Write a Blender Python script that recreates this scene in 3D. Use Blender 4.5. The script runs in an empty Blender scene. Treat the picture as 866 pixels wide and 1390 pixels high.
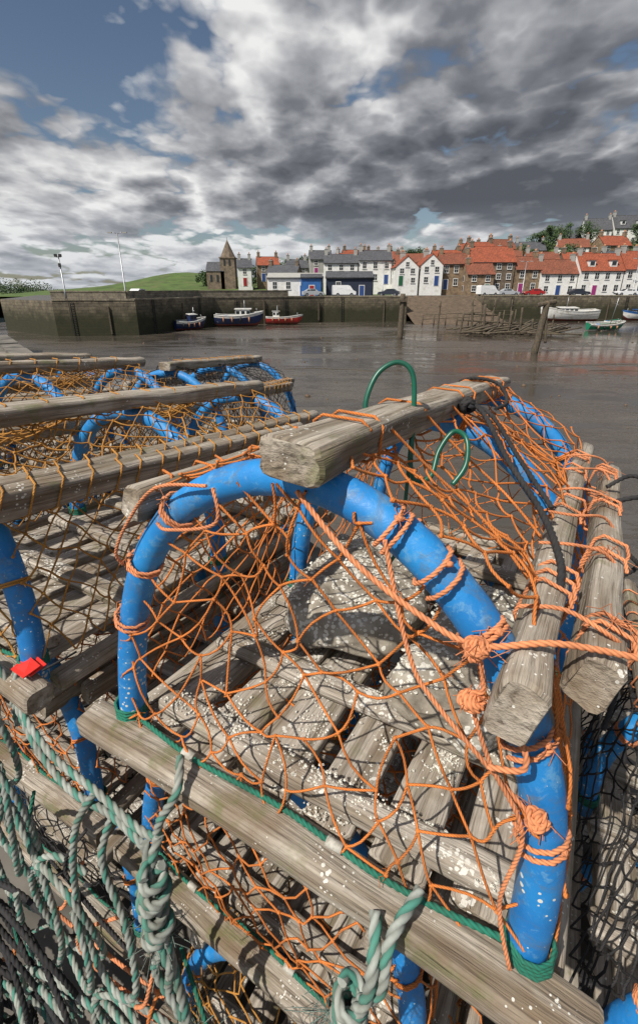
import bpy, math, random
import numpy as np
from mathutils import Vector, Matrix, noise
R=random.Random(7)
scene=bpy.context.scene
# ------------------------------------------------------------------ materials
def new_mat(name):
    m=bpy.data.materials.new(name); m.use_nodes=True
    nt=m.node_tree; b=nt.nodes['Principled BSDF']; return m,nt,b
def L(nt,a,b): nt.links.new(a,b)
def ramp(nt,fac,stops):
    r=nt.nodes.new('ShaderNodeValToRGB'); e=r.color_ramp.elements
    while len(e)<len(stops): e.new(0.5)
    for i,(p,c) in enumerate(stops):
        e[i].position=p; e[i].color=(*c,1) if len(c)==3 else c
    L(nt,fac,r.inputs['Fac']); return r
def noise_n(nt,vec,scale,detail=5,rough=.55,dist=0):
    n=nt.nodes.new('ShaderNodeTexNoise'); n.inputs['Scale'].default_value=scale
    n.inputs['Detail'].default_value=detail; n.inputs['Roughness'].default_value=rough
    n.inputs['Distortion'].default_value=dist
    if vec is not None: L(nt,vec,n.inputs['Vector'])
    return n
def mapping(nt,vec,scale=(1,1,1),rot=(0,0,0),loc=(0,0,0)):
    m=nt.nodes.new('ShaderNodeMapping'); m.inputs['Scale'].default_value=scale
    m.inputs['Rotation'].default_value=rot; m.inputs['Location'].default_value=loc
    L(nt,vec,m.inputs['Vector']); return m.outputs[0]
def mix(nt,fac,a,b,mode='MIX'):
    m=nt.nodes.new('ShaderNodeMix'); m.data_type='RGBA'; m.blend_type=mode
    for s,v in ((0,fac),(6,a),(7,b)):
        if hasattr(v,'is_output'): L(nt,v,m.inputs[s])
        elif s==0: m.inputs[0].default_value=v
        else: m.inputs[s].default_value=(*v,1)
    return m.outputs[2]
def math_n(nt,op,a,b=None,c=None,clamp=False):
    m=nt.nodes.new('ShaderNodeMath'); m.operation=op; m.use_clamp=clamp
    for i,v in enumerate((a,b,c)):
        if v is None: continue
        if hasattr(v,'is_output'): L(nt,v,m.inputs[i])
        else: m.inputs[i].default_value=v
    return m.outputs[0]
def bump(nt,h,strength,dist,bsdf):
    b=nt.nodes.new('ShaderNodeBump'); b.inputs['Strength'].default_value=strength
    b.inputs['Distance'].default_value=dist; L(nt,h,b.inputs['Height']); L(nt,b.outputs[0],bsdf.inputs['Normal'])
def coord(nt,which='Object'):
    t=nt.nodes.new('ShaderNodeTexCoord'); return t.outputs[which]

def mat_simple(name,col,rough=.6,var=.25,scale=3,bs=.2,metal=0,dirt=None):
    m,nt,b=new_mat(name); o=coord(nt)
    n=noise_n(nt,o,scale,3,.6)
    d=tuple(c*(1-var) for c in col); l=tuple(min(1,c*(1+var)) for c in col)
    r=ramp(nt,n.outputs[0],[(.3,d),(.7,l)]); c=r.outputs[0]
    if dirt:
        n2=noise_n(nt,o,scale*.6,4,.7,.5); f=ramp(nt,n2.outputs[0],[(.52,(0,0,0)),(.68,(1,1,1))])
        c=mix(nt,f.outputs[0],c,dirt)
    L(nt,c,b.inputs['Base Color']); b.inputs['Roughness'].default_value=rough; b.inputs['Metallic'].default_value=metal
    if bs: bump(nt,n.outputs[0],bs,.02,b)
    return m

def mat_wood(name,light=(.53,.47,.385),dark=(.105,.082,.062),green=.55,barn=.8):
    m,nt,b=new_mat(name); uv=coord(nt,'UV'); o=coord(nt)
    g=noise_n(nt,mapping(nt,uv,(9,260,1)),1,4,.68,.12)
    g2=noise_n(nt,mapping(nt,uv,(2.5,42,1)),1,2,.5,.2)
    big=noise_n(nt,o,6,4,.65)
    c=ramp(nt,g.outputs[0],[(.30,dark),(.46,tuple((x*.6+y*.4) for x,y in zip(light,dark))),(.66,light)]).outputs[0]
    c=mix(nt,ramp(nt,g2.outputs[0],[(.36,(0,0,0)),(.55,(1,1,1))]).outputs[0],mix(nt,1,c,(.50,.46,.40),'MULTIPLY'),c)
    c=mix(nt,ramp(nt,big.outputs[0],[(.48,(0,0,0)),(.66,(.7,.7,.7))]).outputs[0],c,(.18,.122,.072))
    gn=noise_n(nt,o,13,4,.7)
    f=math_n(nt,'MULTIPLY',ramp(nt,gn.outputs[0],[(.56,(0,0,0)),(.66,(1,1,1))]).outputs[0],green)
    c=mix(nt,f,c,(.13,.14,.045))
    v=nt.nodes.new('ShaderNodeTexVoronoi'); v.inputs['Scale'].default_value=150; L(nt,o,v.inputs['Vector'])
    thr=ramp(nt,gn.outputs[0],[(.34,(1,1,1)),(.50,(0,0,0))]).outputs[0]
    fl=math_n(nt,'LESS_THAN',v.outputs['Distance'],math_n(nt,'MULTIPLY',thr,.46*barn))
    c=mix(nt,fl,c,(.68,.65,.58))
    L(nt,c,b.inputs['Base Color']); b.inputs['Roughness'].default_value=.9
    crk=ramp(nt,g2.outputs[0],[(.36,(0,0,0)),(.41,(1,1,1))]).outputs[0]
    h=math_n(nt,'ADD',math_n(nt,'ADD',math_n(nt,'MULTIPLY',crk,.9),math_n(nt,'MULTIPLY',g.outputs[0],1.5)),fl)
    bump(nt,h,.8,.0028,b)
    return m
def mat_rope(name,c1,c2=None,dirt=(.16,.12,.08),rough=.85,dirtamt=.5):
    """UV.x is measured in strand pitches along the rope, UV.y around it"""
    m,nt,b=new_mat(name); uv=coord(nt,'UV'); o=coord(nt)
    sp=nt.nodes.new('ShaderNodeSeparateXYZ'); L(nt,uv,sp.inputs[0])
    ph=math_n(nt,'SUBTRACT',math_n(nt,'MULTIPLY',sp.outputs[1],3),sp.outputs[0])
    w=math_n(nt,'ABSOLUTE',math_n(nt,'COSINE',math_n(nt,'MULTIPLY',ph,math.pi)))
    n=noise_n(nt,o,22,4,.65)
    c=ramp(nt,n.outputs[0],[(.3,tuple(x*.55 for x in c1)),(.6,c1)]).outputs[0]
    if c2:
        f=math_n(nt,'GREATER_THAN',math_n(nt,'FRACT',math_n(nt,'MULTIPLY',math_n(nt,'ADD',ph,300.5),1/3)),.6667)
        c=mix(nt,f,c,c2)
    c=mix(nt,math_n(nt,'MULTIPLY',ramp(nt,n.outputs['Color'],[(.45,(0,0,0)),(.7,(1,1,1))]).outputs[0],dirtamt),c,dirt)
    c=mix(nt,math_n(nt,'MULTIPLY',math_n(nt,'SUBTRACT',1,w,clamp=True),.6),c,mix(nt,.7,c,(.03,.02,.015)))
    L(nt,c,b.inputs['Base Color']); b.inputs['Roughness'].default_value=rough
    bump(nt,w,.5,.001,b)
    return m
def mat_hoop():
    m,nt,b=new_mat('blue_plastic_pipe'); o=coord(nt)
    n=noise_n(nt,o,9,4,.6)
    c=ramp(nt,n.outputs[0],[(.3,(.008,.14,.42)),(.7,(.02,.27,.64))]).outputs[0]
    s=noise_n(nt,o,55,5,.75,.4)
    c=mix(nt,math_n(nt,'MULTIPLY',ramp(nt,s.outputs[0],[(.54,(0,0,0)),(.65,(1,1,1))]).outputs[0],.5),c,(.17,.36,.52))
    d=noise_n(nt,o,16,5,.75,.8)
    c=mix(nt,math_n(nt,'MULTIPLY',ramp(nt,d.outputs[0],[(.52,(0,0,0)),(.67,(1,1,1))]).outputs[0],.6),c,(.12,.13,.11))
    sp=nt.nodes.new('ShaderNodeSeparateXYZ'); L(nt,o,sp.inputs[0])
    low=math_n(nt,'MULTIPLY_ADD',sp.outputs[2],-4,1.1,clamp=True)
    v=nt.nodes.new('ShaderNodeTexVoronoi'); v.inputs['Scale'].default_value=120; L(nt,o,v.inputs['Vector'])
    fl=math_n(nt,'LESS_THAN',v.outputs['Distance'],math_n(nt,'MULTIPLY',math_n(nt,'MULTIPLY',low,ramp(nt,n.outputs[0],[(.40,(0,0,0)),(.55,(1,1,1))]).outputs[0]),.42))
    c=mix(nt,fl,c,(.62,.62,.56))
    L(nt,c,b.inputs['Base Color'])
    L(nt,ramp(nt,s.outputs[0],[(.3,(.36,.36,.36)),(.6,(.65,.65,.65))]).outputs[0],b.inputs['Roughness'])
    bump(nt,math_n(nt,'ADD',s.outputs[0],math_n(nt,'MULTIPLY',fl,2)),.3,.003,b)
    return m
def mat_ballast():
    m,nt,b=new_mat('barnacled_concrete'); o=coord(nt)
    n=noise_n(nt,o,14,5,.65)
    c=ramp(nt,n.outputs[0],[(.3,(.09,.075,.055)),(.5,(.27,.235,.185)),(.72,(.45,.42,.35))]).outputs[0]
    v=nt.nodes.new('ShaderNodeTexVoronoi'); v.inputs['Scale'].default_value=110; L(nt,o,v.inputs['Vector'])
    fl=math_n(nt,'LESS_THAN',v.outputs['Distance'],math_n(nt,'MULTIPLY',ramp(nt,n.outputs[0],[(.40,(0,0,0)),(.55,(1,1,1))]).outputs[0],.46))
    c=mix(nt,fl,c,(.64,.61,.54))
    L(nt,c,b.inputs['Base Color']); b.inputs['Roughness'].default_value=.9
    bump(nt,math_n(nt,'ADD',n.outputs[0],fl),1,.008,b); return m
def mat_stone(name,c1,c2,mortar,sx=.7,sy=.32,weed=False,bs=.6):
    m,nt,b=new_mat(name); uv=coord(nt,'UV'); o=coord(nt)
    wn=noise_n(nt,uv,1.3,2,.5)
    vec=nt.nodes.new('ShaderNodeVectorMath'); vec.operation='MULTIPLY_ADD'
    L(nt,wn.outputs['Color'],vec.inputs[0]); vec.inputs[1].default_value=(.12,.12,0); L(nt,uv,vec.inputs[2])
    br=nt.nodes.new('ShaderNodeTexBrick'); L(nt,vec.outputs[0],br.inputs['Vector'])
    br.inputs['Color1'].default_value=(*c1,1); br.inputs['Color2'].default_value=(*c2,1); br.inputs['Mortar'].default_value=(*mortar,1)
    br.inputs['Scale'].default_value=1; br.inputs['Brick Width'].default_value=sx; br.inputs['Row Height'].default_value=sy
    br.inputs['Mortar Size'].default_value=.02; br.inputs['Bias'].default_value=-.1
    n=noise_n(nt,o,1.2,5,.7)
    c=mix(nt,1,br.outputs[0],ramp(nt,n.outputs[0],[(.3,(.45,.43,.4)),(.7,(1.25,1.2,1.1))]).outputs[0],'MULTIPLY')
    if weed:
        g=nt.nodes.new('ShaderNodeNewGeometry'); sp=nt.nodes.new('ShaderNodeSeparateXYZ'); L(nt,g.outputs['Position'],sp.inputs[0])
        h=math_n(nt,'ADD',sp.outputs[2],math_n(nt,'MULTIPLY',noise_n(nt,o,.5,5,.7).outputs[0],3.4))
        f=ramp(nt,math_n(nt,'MULTIPLY',h,.14),[(.52,(1,1,1)),(.80,(0,0,0))]).outputs[0]
        c=mix(nt,f,c,mix(nt,n.outputs[0],(.014,.018,.007),(.05,.045,.018)))
    L(nt,c,b.inputs['Base Color']); b.inputs['Roughness'].default_value=.9
    bump(nt,math_n(nt,'ADD',br.outputs['Fac'],math_n(nt,'MULTIPLY',n.outputs[0],-1.5)),bs,-.03,b); return m
def mat_roof(name,c1,c2):
    m,nt,b=new_mat(name); uv=coord(nt,'UV'); o=coord(nt)
    n=noise_n(nt,o,1.0,5,.75); n2=noise_n(nt,mapping(nt,uv,(5,4,1)),1,2,.5)
    c=ramp(nt,n.outputs[0],[(.3,c2),(.65,c1)]).outputs[0]
    c=mix(nt,1,c,ramp(nt,n2.outputs[0],[(.3,(.55,.5,.5)),(.7,(1.2,1.2,1.2))]).outputs[0],'MULTIPLY')
    sp=nt.nodes.new('ShaderNodeSeparateXYZ'); L(nt,uv,sp.inputs[0])
    w=math_n(nt,'SINE',math_n(nt,'MULTIPLY',sp.outputs[0],2*math.pi*3.2))
    rr=math_n(nt,'FRACT',math_n(nt,'MULTIPLY',sp.outputs[1],3))
    L(nt,c,b.inputs['Base Color']); b.inputs['Roughness'].default_value=.85
    bump(nt,math_n(nt,'ADD',w,rr),.6,.04,b); return m
def mat_glass():
    m,nt,b=new_mat('window_glass'); b.inputs['Base Color'].default_value=(.02,.025,.03,1); b.inputs['Roughness'].default_value=.08
    o=coord(nt); n=noise_n(nt,o,2,2); bump(nt,n.outputs[0],.1,.02,b); return m
def mat_leaf():
    m,nt,b=new_mat('foliage'); o=coord(nt)
    n=noise_n(nt,o,.8,3,.7)
    c=ramp(nt,n.outputs[0],[(.3,(.018,.035,.010)),(.55,(.045,.085,.02)),(.75,(.09,.13,.035))]).outputs[0]
    L(nt,c,b.inputs['Base Color']); b.inputs['Roughness'].default_value=.7; return m
def mat_mud():
    m,nt,b=new_mat('wet_mud'); o=coord(nt)
    n=noise_n(nt,mapping(nt,o,(.035,.10,1),(0,0,.15)),1,6,.62,.5)
    n2=noise_n(nt,mapping(nt,o,(.25,.6,1)),1,6,.68,.3)
    n3=noise_n(nt,o,5,5,.7)
    w=math_n(nt,'ADD',math_n(nt,'MULTIPLY',n.outputs[0],.60),math_n(nt,'MULTIPLY',n2.outputs[0],.40))
    sp=nt.nodes.new('ShaderNodeSeparateXYZ'); L(nt,o,sp.inputs[0])
    px=math_n(nt,'MULTIPLY_ADD',sp.outputs[0],.05,-.35,clamp=True)
    py=math_n(nt,'MULTIPLY_ADD',sp.outputs[1],.06,-1.5,clamp=True)
    w=math_n(nt,'ADD',w,math_n(nt,'MULTIPLY',math_n(nt,'MULTIPLY',px,py),.07))
    wet=ramp(nt,w,[(.46,(0,0,0)),(.53,(1,1,1))]).outputs[0]
    c=ramp(nt,n2.outputs[0],[(.3,(.062,.052,.041)),(.7,(.145,.123,.098))]).outputs[0]
    c=mix(nt,ramp(nt,n3.outputs[0],[(.4,(0,0,0)),(.7,(.6,.6,.6))]).outputs[0],c,(.062,.050,.038))
    c=mix(nt,wet,c,(.062,.052,.041))
    L(nt,c,b.inputs['Base Color'])
    r=mix(nt,wet,ramp(nt,n3.outputs[0],[(.3,(.20,.20,.20)),(.7,(.42,.42,.42))]).outputs[0],ramp(nt,n2.outputs[0],[(.35,(.06,.06,.06)),(.65,(.16,.16,.16))]).outputs[0])
    L(nt,r,b.inputs['Roughness']); b.inputs['IOR'].default_value=1.5
    inv=math_n(nt,'SUBTRACT',1,wet)
    rp=noise_n(nt,mapping(nt,o,(1.2,3.5,1)),1,2,.5)
    h=math_n(nt,'ADD',math_n(nt,'MULTIPLY',inv,math_n(nt,'ADD',math_n(nt,'MULTIPLY',n3.outputs[0],.7),math_n(nt,'MULTIPLY',n2.outputs[0],3.5))),math_n(nt,'MULTIPLY',rp.outputs[0],.12))
    bump(nt,h,.32,.06,b); return m
MW=mat_wood('weathered_timber'); MWD=mat_wood('dark_timber',(.13,.105,.08),(.025,.02,.015),.8,.2)
MWS=mat_wood('barnacled_slat_timber',(.56,.50,.42),(.105,.082,.062),.3,1.3)
MH=mat_hoop(); MB_=mat_ballast()
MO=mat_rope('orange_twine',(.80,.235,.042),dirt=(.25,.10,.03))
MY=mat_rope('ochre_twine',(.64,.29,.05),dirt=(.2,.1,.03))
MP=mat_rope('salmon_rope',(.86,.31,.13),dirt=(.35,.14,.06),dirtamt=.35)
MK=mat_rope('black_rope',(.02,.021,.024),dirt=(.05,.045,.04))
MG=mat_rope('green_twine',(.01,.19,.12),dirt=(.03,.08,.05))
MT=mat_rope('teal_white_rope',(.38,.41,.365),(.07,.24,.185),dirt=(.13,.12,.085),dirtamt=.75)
MWIRE=mat_simple('green_coated_wire',(.008,.10,.06),.35,.2,20,.05)
MCL=mat_simple('white_plastic_clip',(.50,.48,.42),.6,.25,40,.2,dirt=(.22,.19,.14))
MBARN=mat_simple('barnacle_shell',(.64,.61,.53),.8,.3,60,.3)
MRED=mat_simple('red_tag_plastic',(.75,.03,.02),.4,.1,30,.1)
MQ=mat_simple('quay_concrete',(.15,.135,.115),.9,.35,2.2,.5,dirt=(.06,.055,.045))
MWALL=mat_stone('harbour_wall_stone',(.21,.18,.13),(.13,.11,.085),(.07,.062,.05),.9,.42,True)
MPAR=mat_stone('parapet_stone',(.28,.25,.195),(.20,.175,.14),(.14,.12,.10),.7,.3)
MSLIP=mat_stone('slipway_cobbles',(.17,.12,.082),(.11,.085,.058),(.05,.04,.03),.5,.4)
MMUD=mat_mud()
MROAD=mat_simple('quay_asphalt',(.10,.095,.09),.9,.25,.8,.2)
WHITE=mat_simple('white_harling',(.76,.75,.715),.85,.07,1.5,.2,dirt=(.60,.58,.53))
CREAM=mat_simple('cream_render',(.62,.55,.42),.85,.1,1.5,.2)
GREYR=mat_simple('grey_render',(.36,.35,.32),.85,.1,1.5,.2)
STONE=mat_stone('house_sandstone',(.30,.21,.135),(.20,.145,.098),(.25,.21,.16),.55,.28,bs=.3)
STONE2=mat_stone('house_whinstone',(.22,.17,.125),(.14,.11,.088),(.19,.16,.13),.55,.28,bs=.3)
RED=mat_roof('red_pantiles',(.40,.10,.044),(.20,.058,.029))
RED2=mat_roof('brown_pantiles',(.29,.092,.048),(.14,.055,.032))
SLATE=mat_roof('slate_tiles',(.11,.115,.125),(.06,.062,.07))
NAVY=mat_simple('navy_boarding',(.018,.026,.05),.6,.2,1.5,.2)
BLUEB=mat_simple('blue_paint',(.03,.12,.34),.5,.15,1,.1)
GL=mat_glass(); TRIM=mat_simple('painted_trim',(.70,.69,.66),.5,.05,2,0)
DOORS=[mat_simple('door_'+n,c,.45,.05,2,0) for n,c in (('red',(.3,.02,.02)),('blue',(.03,.07,.22)),('green',(.02,.11,.05)),('magenta',(.3,.03,.16)))]
POT=mat_simple('chimney_pot_clay',(.42,.2,.11),.8,.15,4,0)
LEAF=mat_leaf(); BARK=mat_simple('bark',(.08,.06,.045),.9,.3,5,.5)
GRASS=mat_simple('grass',(.07,.115,.022),.95,.4,.25,.4,dirt=(.12,.12,.045))
METAL=mat_simple('galvanised_steel',(.32,.33,.34),.4,.1,8,0,metal=.7)
DARKM=mat_simple('dark_rubber',(.02,.02,.02),.7,.2,8,0)
def paint(n,c,r=.3,d=None): return mat_simple(n,c,r,.08,3,.02,dirt=d)
# ------------------------------------------------------------------ mesh builder
def resample(P,step):
    out=[P[0]];acc=0
    for a,b in zip(P[:-1],P[1:]):
        l=(b-a).length
        if l<1e-9: continue
        t=step-acc
        while t<=l: out.append(a+(b-a)*(t/l)); t+=step
        acc=l-(t-step)
    out.append(P[-1]); return out
class B:
    def __init__(s): s.v=[];s.f=[];s.uv=[];s.m=[];s.mats=[];s.sm=[]
    def mi(s,mat):
        if mat not in s.mats: s.mats.append(mat)
        return s.mats.index(mat)
    def face(s,idx,uvs,mi,smooth=False):
        s.f.append(idx); s.uv.extend(uvs); s.m.append(mi); s.sm.append(smooth)
    def obj(s,name,parent=None,M=None):
        me=bpy.data.meshes.new(name); me.from_pydata([tuple(p) for p in s.v],[],s.f)
        for m in s.mats: me.materials.append(m)
        me.polygons.foreach_set('material_index',s.m); me.polygons.foreach_set('use_smooth',s.sm)
        ul=me.uv_layers.new(name='UVMap'); a=np.array(s.uv,dtype=np.float32).ravel(); ul.data.foreach_set('uv',a)
        me.update(); o=bpy.data.objects.new(name,me); scene.collection.objects.link(o)
        if parent: o.parent=parent
        if M is not None: o.matrix_basis=M
        return o
    def tube(s,pts,r,mat,sides=6,smooth=True,lobes=0,caps=True,sub=0):
        P=[Vector(p) for p in pts]
        if sub: P=smooth_path(P,sub)
        if len(P)<2: return
        r0=r[0] if isinstance(r,(list,tuple)) else r
        uk=3/(8*r0)
        if lobes: P=resample(P,r0*.6)
        n=len(P)
        mi=s.mi(mat); base=len(s.v); t=(P[1]-P[0]).normalized()
        a=Vector((0,0,1)) if abs(t.z)<.9 else Vector((1,0,0)); u=t.cross(a).normalized(); ln=0; lens=[]
        off=R.random()*7*r0
        for i in range(n):
            if i: ln+=(P[i]-P[i-1]).length
            lens.append((ln+off)*uk)
            if i and i<n-1: tt=(P[i+1]-P[i-1])
            elif i==0: tt=P[1]-P[0]
            else: tt=P[-1]-P[-2]
            if tt.length<1e-9: tt=t
            tt=tt.normalized(); t=tt; u=(u-tt*u.dot(tt))
            if u.length<1e-6: u=tt.orthogonal()
            u=u.normalized(); w=tt.cross(u)
            ri=r[i] if isinstance(r,(list,tuple)) else r
            for k in range(sides):
                an=2*math.pi*k/sides; rr=ri
                if lobes: rr=ri*(.62+.5*abs(math.cos(math.pi*(3*k/sides-lens[i])))**.7)
                s.v.append(P[i]+(u*math.cos(an)+w*math.sin(an))*rr)
        for i in range(n-1):
            for k in range(sides):
                k2=(k+1)%sides; b0=base+i*sides; b1=b0+sides
                s.face((b0+k,b0+k2,b1+k2,b1+k),((lens[i],k/sides),(lens[i],(k+1)/sides),(lens[i+1],(k+1)/sides),(lens[i+1],k/sides)),mi,smooth)
        if caps:
            for b0,fl in ((base,True),(base+(n-1)*sides,False)):
                idx=[b0+k for k in range(sides)]
                if fl: idx=idx[::-1]
                s.face(tuple(idx),[(0,0)]*sides,mi,False)
    def knot(s,p,r,mat):
        mi=s.mi(mat); base=len(s.v)
        sc=Vector((R.uniform(.8,1.35),R.uniform(.8,1.35),R.uniform(.8,1.3)))
        for q in ICO_V: s.v.append(Vector(p)+Vector((q[0]*sc.x,q[1]*sc.y,q[2]*sc.z))*r*R.uniform(.85,1.15))
        o=R.random()
        for f in ICO_F: s.face(tuple(base+i for i in f),((o,0),(o+.3,0),(o,.2)),mi,True)
    def box(s,c,size,mat,rot=0,tilt=None):
        mi=s.mi(mat); base=len(s.v); cx,cy,cz=c; sx,sy,sz=[q/2 for q in size]
        cr,sr=math.cos(rot),math.sin(rot)
        co=[(-1,-1,-1),(1,-1,-1),(1,1,-1),(-1,1,-1),(-1,-1,1),(1,-1,1),(1,1,1),(-1,1,1)]
        for a,b_,d in co:
            v=Vector((a*sx,b_*sy,d*sz))
            if tilt: v=tilt@v
            s.v.append(Vector((cx+v.x*cr-v.y*sr,cy+v.x*sr+v.y*cr,cz+v.z)))
        for f,(ax,bx) in (((0,1,5,4),(0,2)),((1,2,6,5),(1,2)),((2,3,7,6),(0,2)),((3,0,4,7),(1,2)),((4,5,6,7),(0,1)),((3,2,1,0),(0,1))):
            uvs=[((co[i][ax]+1)*size[ax]/2,(co[i][bx]+1)*size[bx]/2) for i in f]
            s.face(tuple(base+i for i in f),uvs,mi)
    def poly(s,pts,mat,uvs=None,smooth=False):
        mi=s.mi(mat); base=len(s.v); s.v.extend([Vector(p) for p in pts])
        if uvs is None: uvs=[(p[0],p[1]) for p in pts]
        s.face(tuple(range(base,base+len(pts))),uvs,mi,smooth)
    def bar(s,p0,p1,w,h,mat,n=14,jit=.0035,up=Vector((0,0,1)),rnd=.3,seed=0):
        """irregular weathered timber"""
        p0=Vector(p0);p1=Vector(p1);t=(p1-p0);ln=t.length;t=t.normalized()
        x=t.cross(up).normalized();z=x.cross(t).normalized(); mi=s.mi(mat)
        prof=[]
        a=w/2;b=h/2;c=min(w,h)*rnd
        for (qx,qz) in ((a,b),(-a,b),(-a,-b),(a,-b)):
            sx=1 if qx>0 else -1; sz=1 if qz>0 else -1
            arc=[(qx-sx*c,qz),(qx-sx*c*.3,qz-sz*c*.3),(qx,qz-sz*c)]
            if sx*sz>0: arc=arc[::-1]
            prof+=arc
        m=[]
        for i in range(len(prof)):
            m.append(prof[i]); q=prof[(i+1)%len(prof)]
            if math.hypot(prof[i][0]-q[0],prof[i][1]-q[1])>min(w,h)*.35: m.append(((prof[i][0]+q[0])/2,(prof[i][1]+q[1])/2))
        prof=m;K=len(prof);base=len(s.v);sd=R.random()*50;off=R.random()*9
        per=[0]
        for i in range(K): q=prof[(i+1)%K]; per.append(per[-1]+math.hypot(prof[i][0]-q[0],prof[i][1]-q[1]))
        bow=R.uniform(-1,1)*.006;bow2=R.uniform(-1,1)*.004
        fs=[0,.004/ln]+[i/n for i in range(1,n)]+[1-.004/ln,1]; n=len(fs)-1
        for i,f in enumerate(fs):
            e=1.0
            if i==0 or i==n: e=.90
            for k,(qx,qz) in enumerate(prof):
                nv=noise.noise_vector(Vector((f*ln*7+sd,qx*40+sd,qz*40)))
                end=0
                if i in(0,1,n-1,n): end=noise.noise(Vector((qx*70+sd,qz*70,0 if i<2 else 5)))*.005
                s.v.append(p0+t*(f*ln+end)+x*(qx*e+nv.x*jit*1.3+bow*math.sin(f*3.1))+z*(qz*e+nv.z*jit*1.3+bow2*math.sin(f*3.1)))
        for i in range(n):
            for k in range(K):
                k2=(k+1)%K;b0=base+i*K;b1=b0+K;u0=fs[i]*ln+off;u1=fs[i+1]*ln+off
                s.face((b0+k,b1+k,b1+k2,b0+k2),((u0,per[k]+off),(u1,per[k]+off),(u1,per[k+1]+off),(u0,per[k+1]+off)),mi,not(i in(0,n-1)))
        for b0,fl in ((base,0),(base+n*K,1)):
            idx=[b0+k for k in range(K)]; uvs=[(q[0]*9+off,q[1]*.5+off) for q in prof]
            if fl: idx=idx[::-1];uvs=uvs[::-1]
            s.face(tuple(idx),uvs,mi,False)
def smooth_path(P,sub):
    out=[];n=len(P)
    for i in range(n-1):
        a=P[max(i-1,0)];b=P[i];c=P[i+1];d=P[min(i+2,n-1)]
        for k in range(sub):
            t=k/sub;t2=t*t;t3=t2*t
            out.append(.5*((2*b)+(c-a)*t+(2*a-5*b+4*c-d)*t2+(-a+3*b-3*c+d)*t3))
    out.append(P[-1]); return out
g=(1+5**.5)/2
ICO_V=[Vector(v).normalized() for v in ((-1,g,0),(1,g,0),(-1,-g,0),(1,-g,0),(0,-1,g),(0,1,g),(0,-1,-g),(0,1,-g),(g,0,-1),(g,0,1),(-g,0,-1),(-g,0,1))]
ICO_F=[(0,11,5),(0,5,1),(0,1,7),(0,7,10),(0,10,11),(1,5,9),(5,11,4),(11,10,2),(10,7,6),(7,1,8),(3,9,4),(3,4,2),(3,2,6),(3,6,8),(3,8,9),(4,9,5),(2,4,11),(6,2,10),(8,6,7),(9,8,1)]
def empty(name,M=None):
    e=bpy.data.objects.new(name,None); e.empty_display_size=.2; scene.collection.objects.link(e)
    if M is not None: e.matrix_basis=M
    return e
CZ=6.0
# ------------------------------------------------------------------ creels
def prof(phi,W,H):
    c=math.cos(phi);sn=max(0,math.sin(phi))
    return W/2-W/2*c, H*sn**.85
def strand(mb,a,b,r,mat,sag=.004,seg=3,sides=5):
    d=b-a; ln=d.length
    if ln<1e-4: return
    o=Vector((R.uniform(-1,1),R.uniform(-1,1),R.uniform(-1,.3)))*sag
    pts=[a+d*(i/seg)+o*math.sin(math.pi*i/seg) for i in range(seg+1)]
    mb.tube(pts,r,mat,sides,caps=False)
def tuft(mb,p,mat,n=6,l=.018):
    for _ in range(n):
        d=Vector((R.gauss(0,1),R.gauss(0,1),R.gauss(0,1))).normalized()*l*R.uniform(.4,1.2)
        q=Vector((R.gauss(0,1),R.gauss(0,1),R.gauss(0,1)))*l*.25
        mb.tube([p,p+d*.5+q*.5,p+d+Vector((0,0,-l*.3))],.0005,mat,3,caps=False)
def rect_helix(p0,p1,w,h,pitch,extra=.003,up=Vector((0,0,1)),j=.15):
    p0=Vector(p0);p1=Vector(p1);t=p1-p0;ln=t.length;t=t.normalized();x=t.cross(up).normalized();z=x.cross(t)
    a=w/2+extra;b=h/2+extra;c=.35
    loop=[(a,b*(1-c)),(a*(1-c),b),(-a*(1-c),b),(-a,b*(1-c)),(-a,-b*(1-c)),(-a*(1-c),-b),(a*(1-c),-b),(a,-b*(1-c))]
    n=int(ln/pitch);pts=[];dj=0
    for i in range(n*8):
        if i%8==0: d0=dj; dj=R.uniform(-j,j)*pitch
        qx,qz=loop[i%8]; f=(i%8)/8
        pts.append(p0+t*((i/8)*pitch+d0*(1-f)+dj*f)+x*qx+z*qz)
    return pts
def wrap(p,axis,rad,turns,rr,mb,mat,spread=None,lob=False):
    axis=Vector(axis).normalized();u=axis.orthogonal().normalized();w=axis.cross(u);spread=spread or rr*2.0*turns
    n=int(turns*10);pts=[]
    for i in range(n+1):
        an=2*math.pi*i/10; r2=rad+rr*.8+R.uniform(-.0008,.0012)
        pts.append(Vector(p)+axis*(spread*(i/n-.5)+.004*math.sin(an))+(u*math.cos(an)+w*math.sin(an))*r2)
    if lob: mb.tube(pts,rr,mat,9,lobes=3)
    else: mb.tube(pts,rr,mat,6)
def inside(x,z,W,H):
    if x<=0.004 or x>=W-.004 or z<0.0: return False
    c=1-2*x/W; return z<=H*(max(0,1-c*c)**.5)**.85
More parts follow.
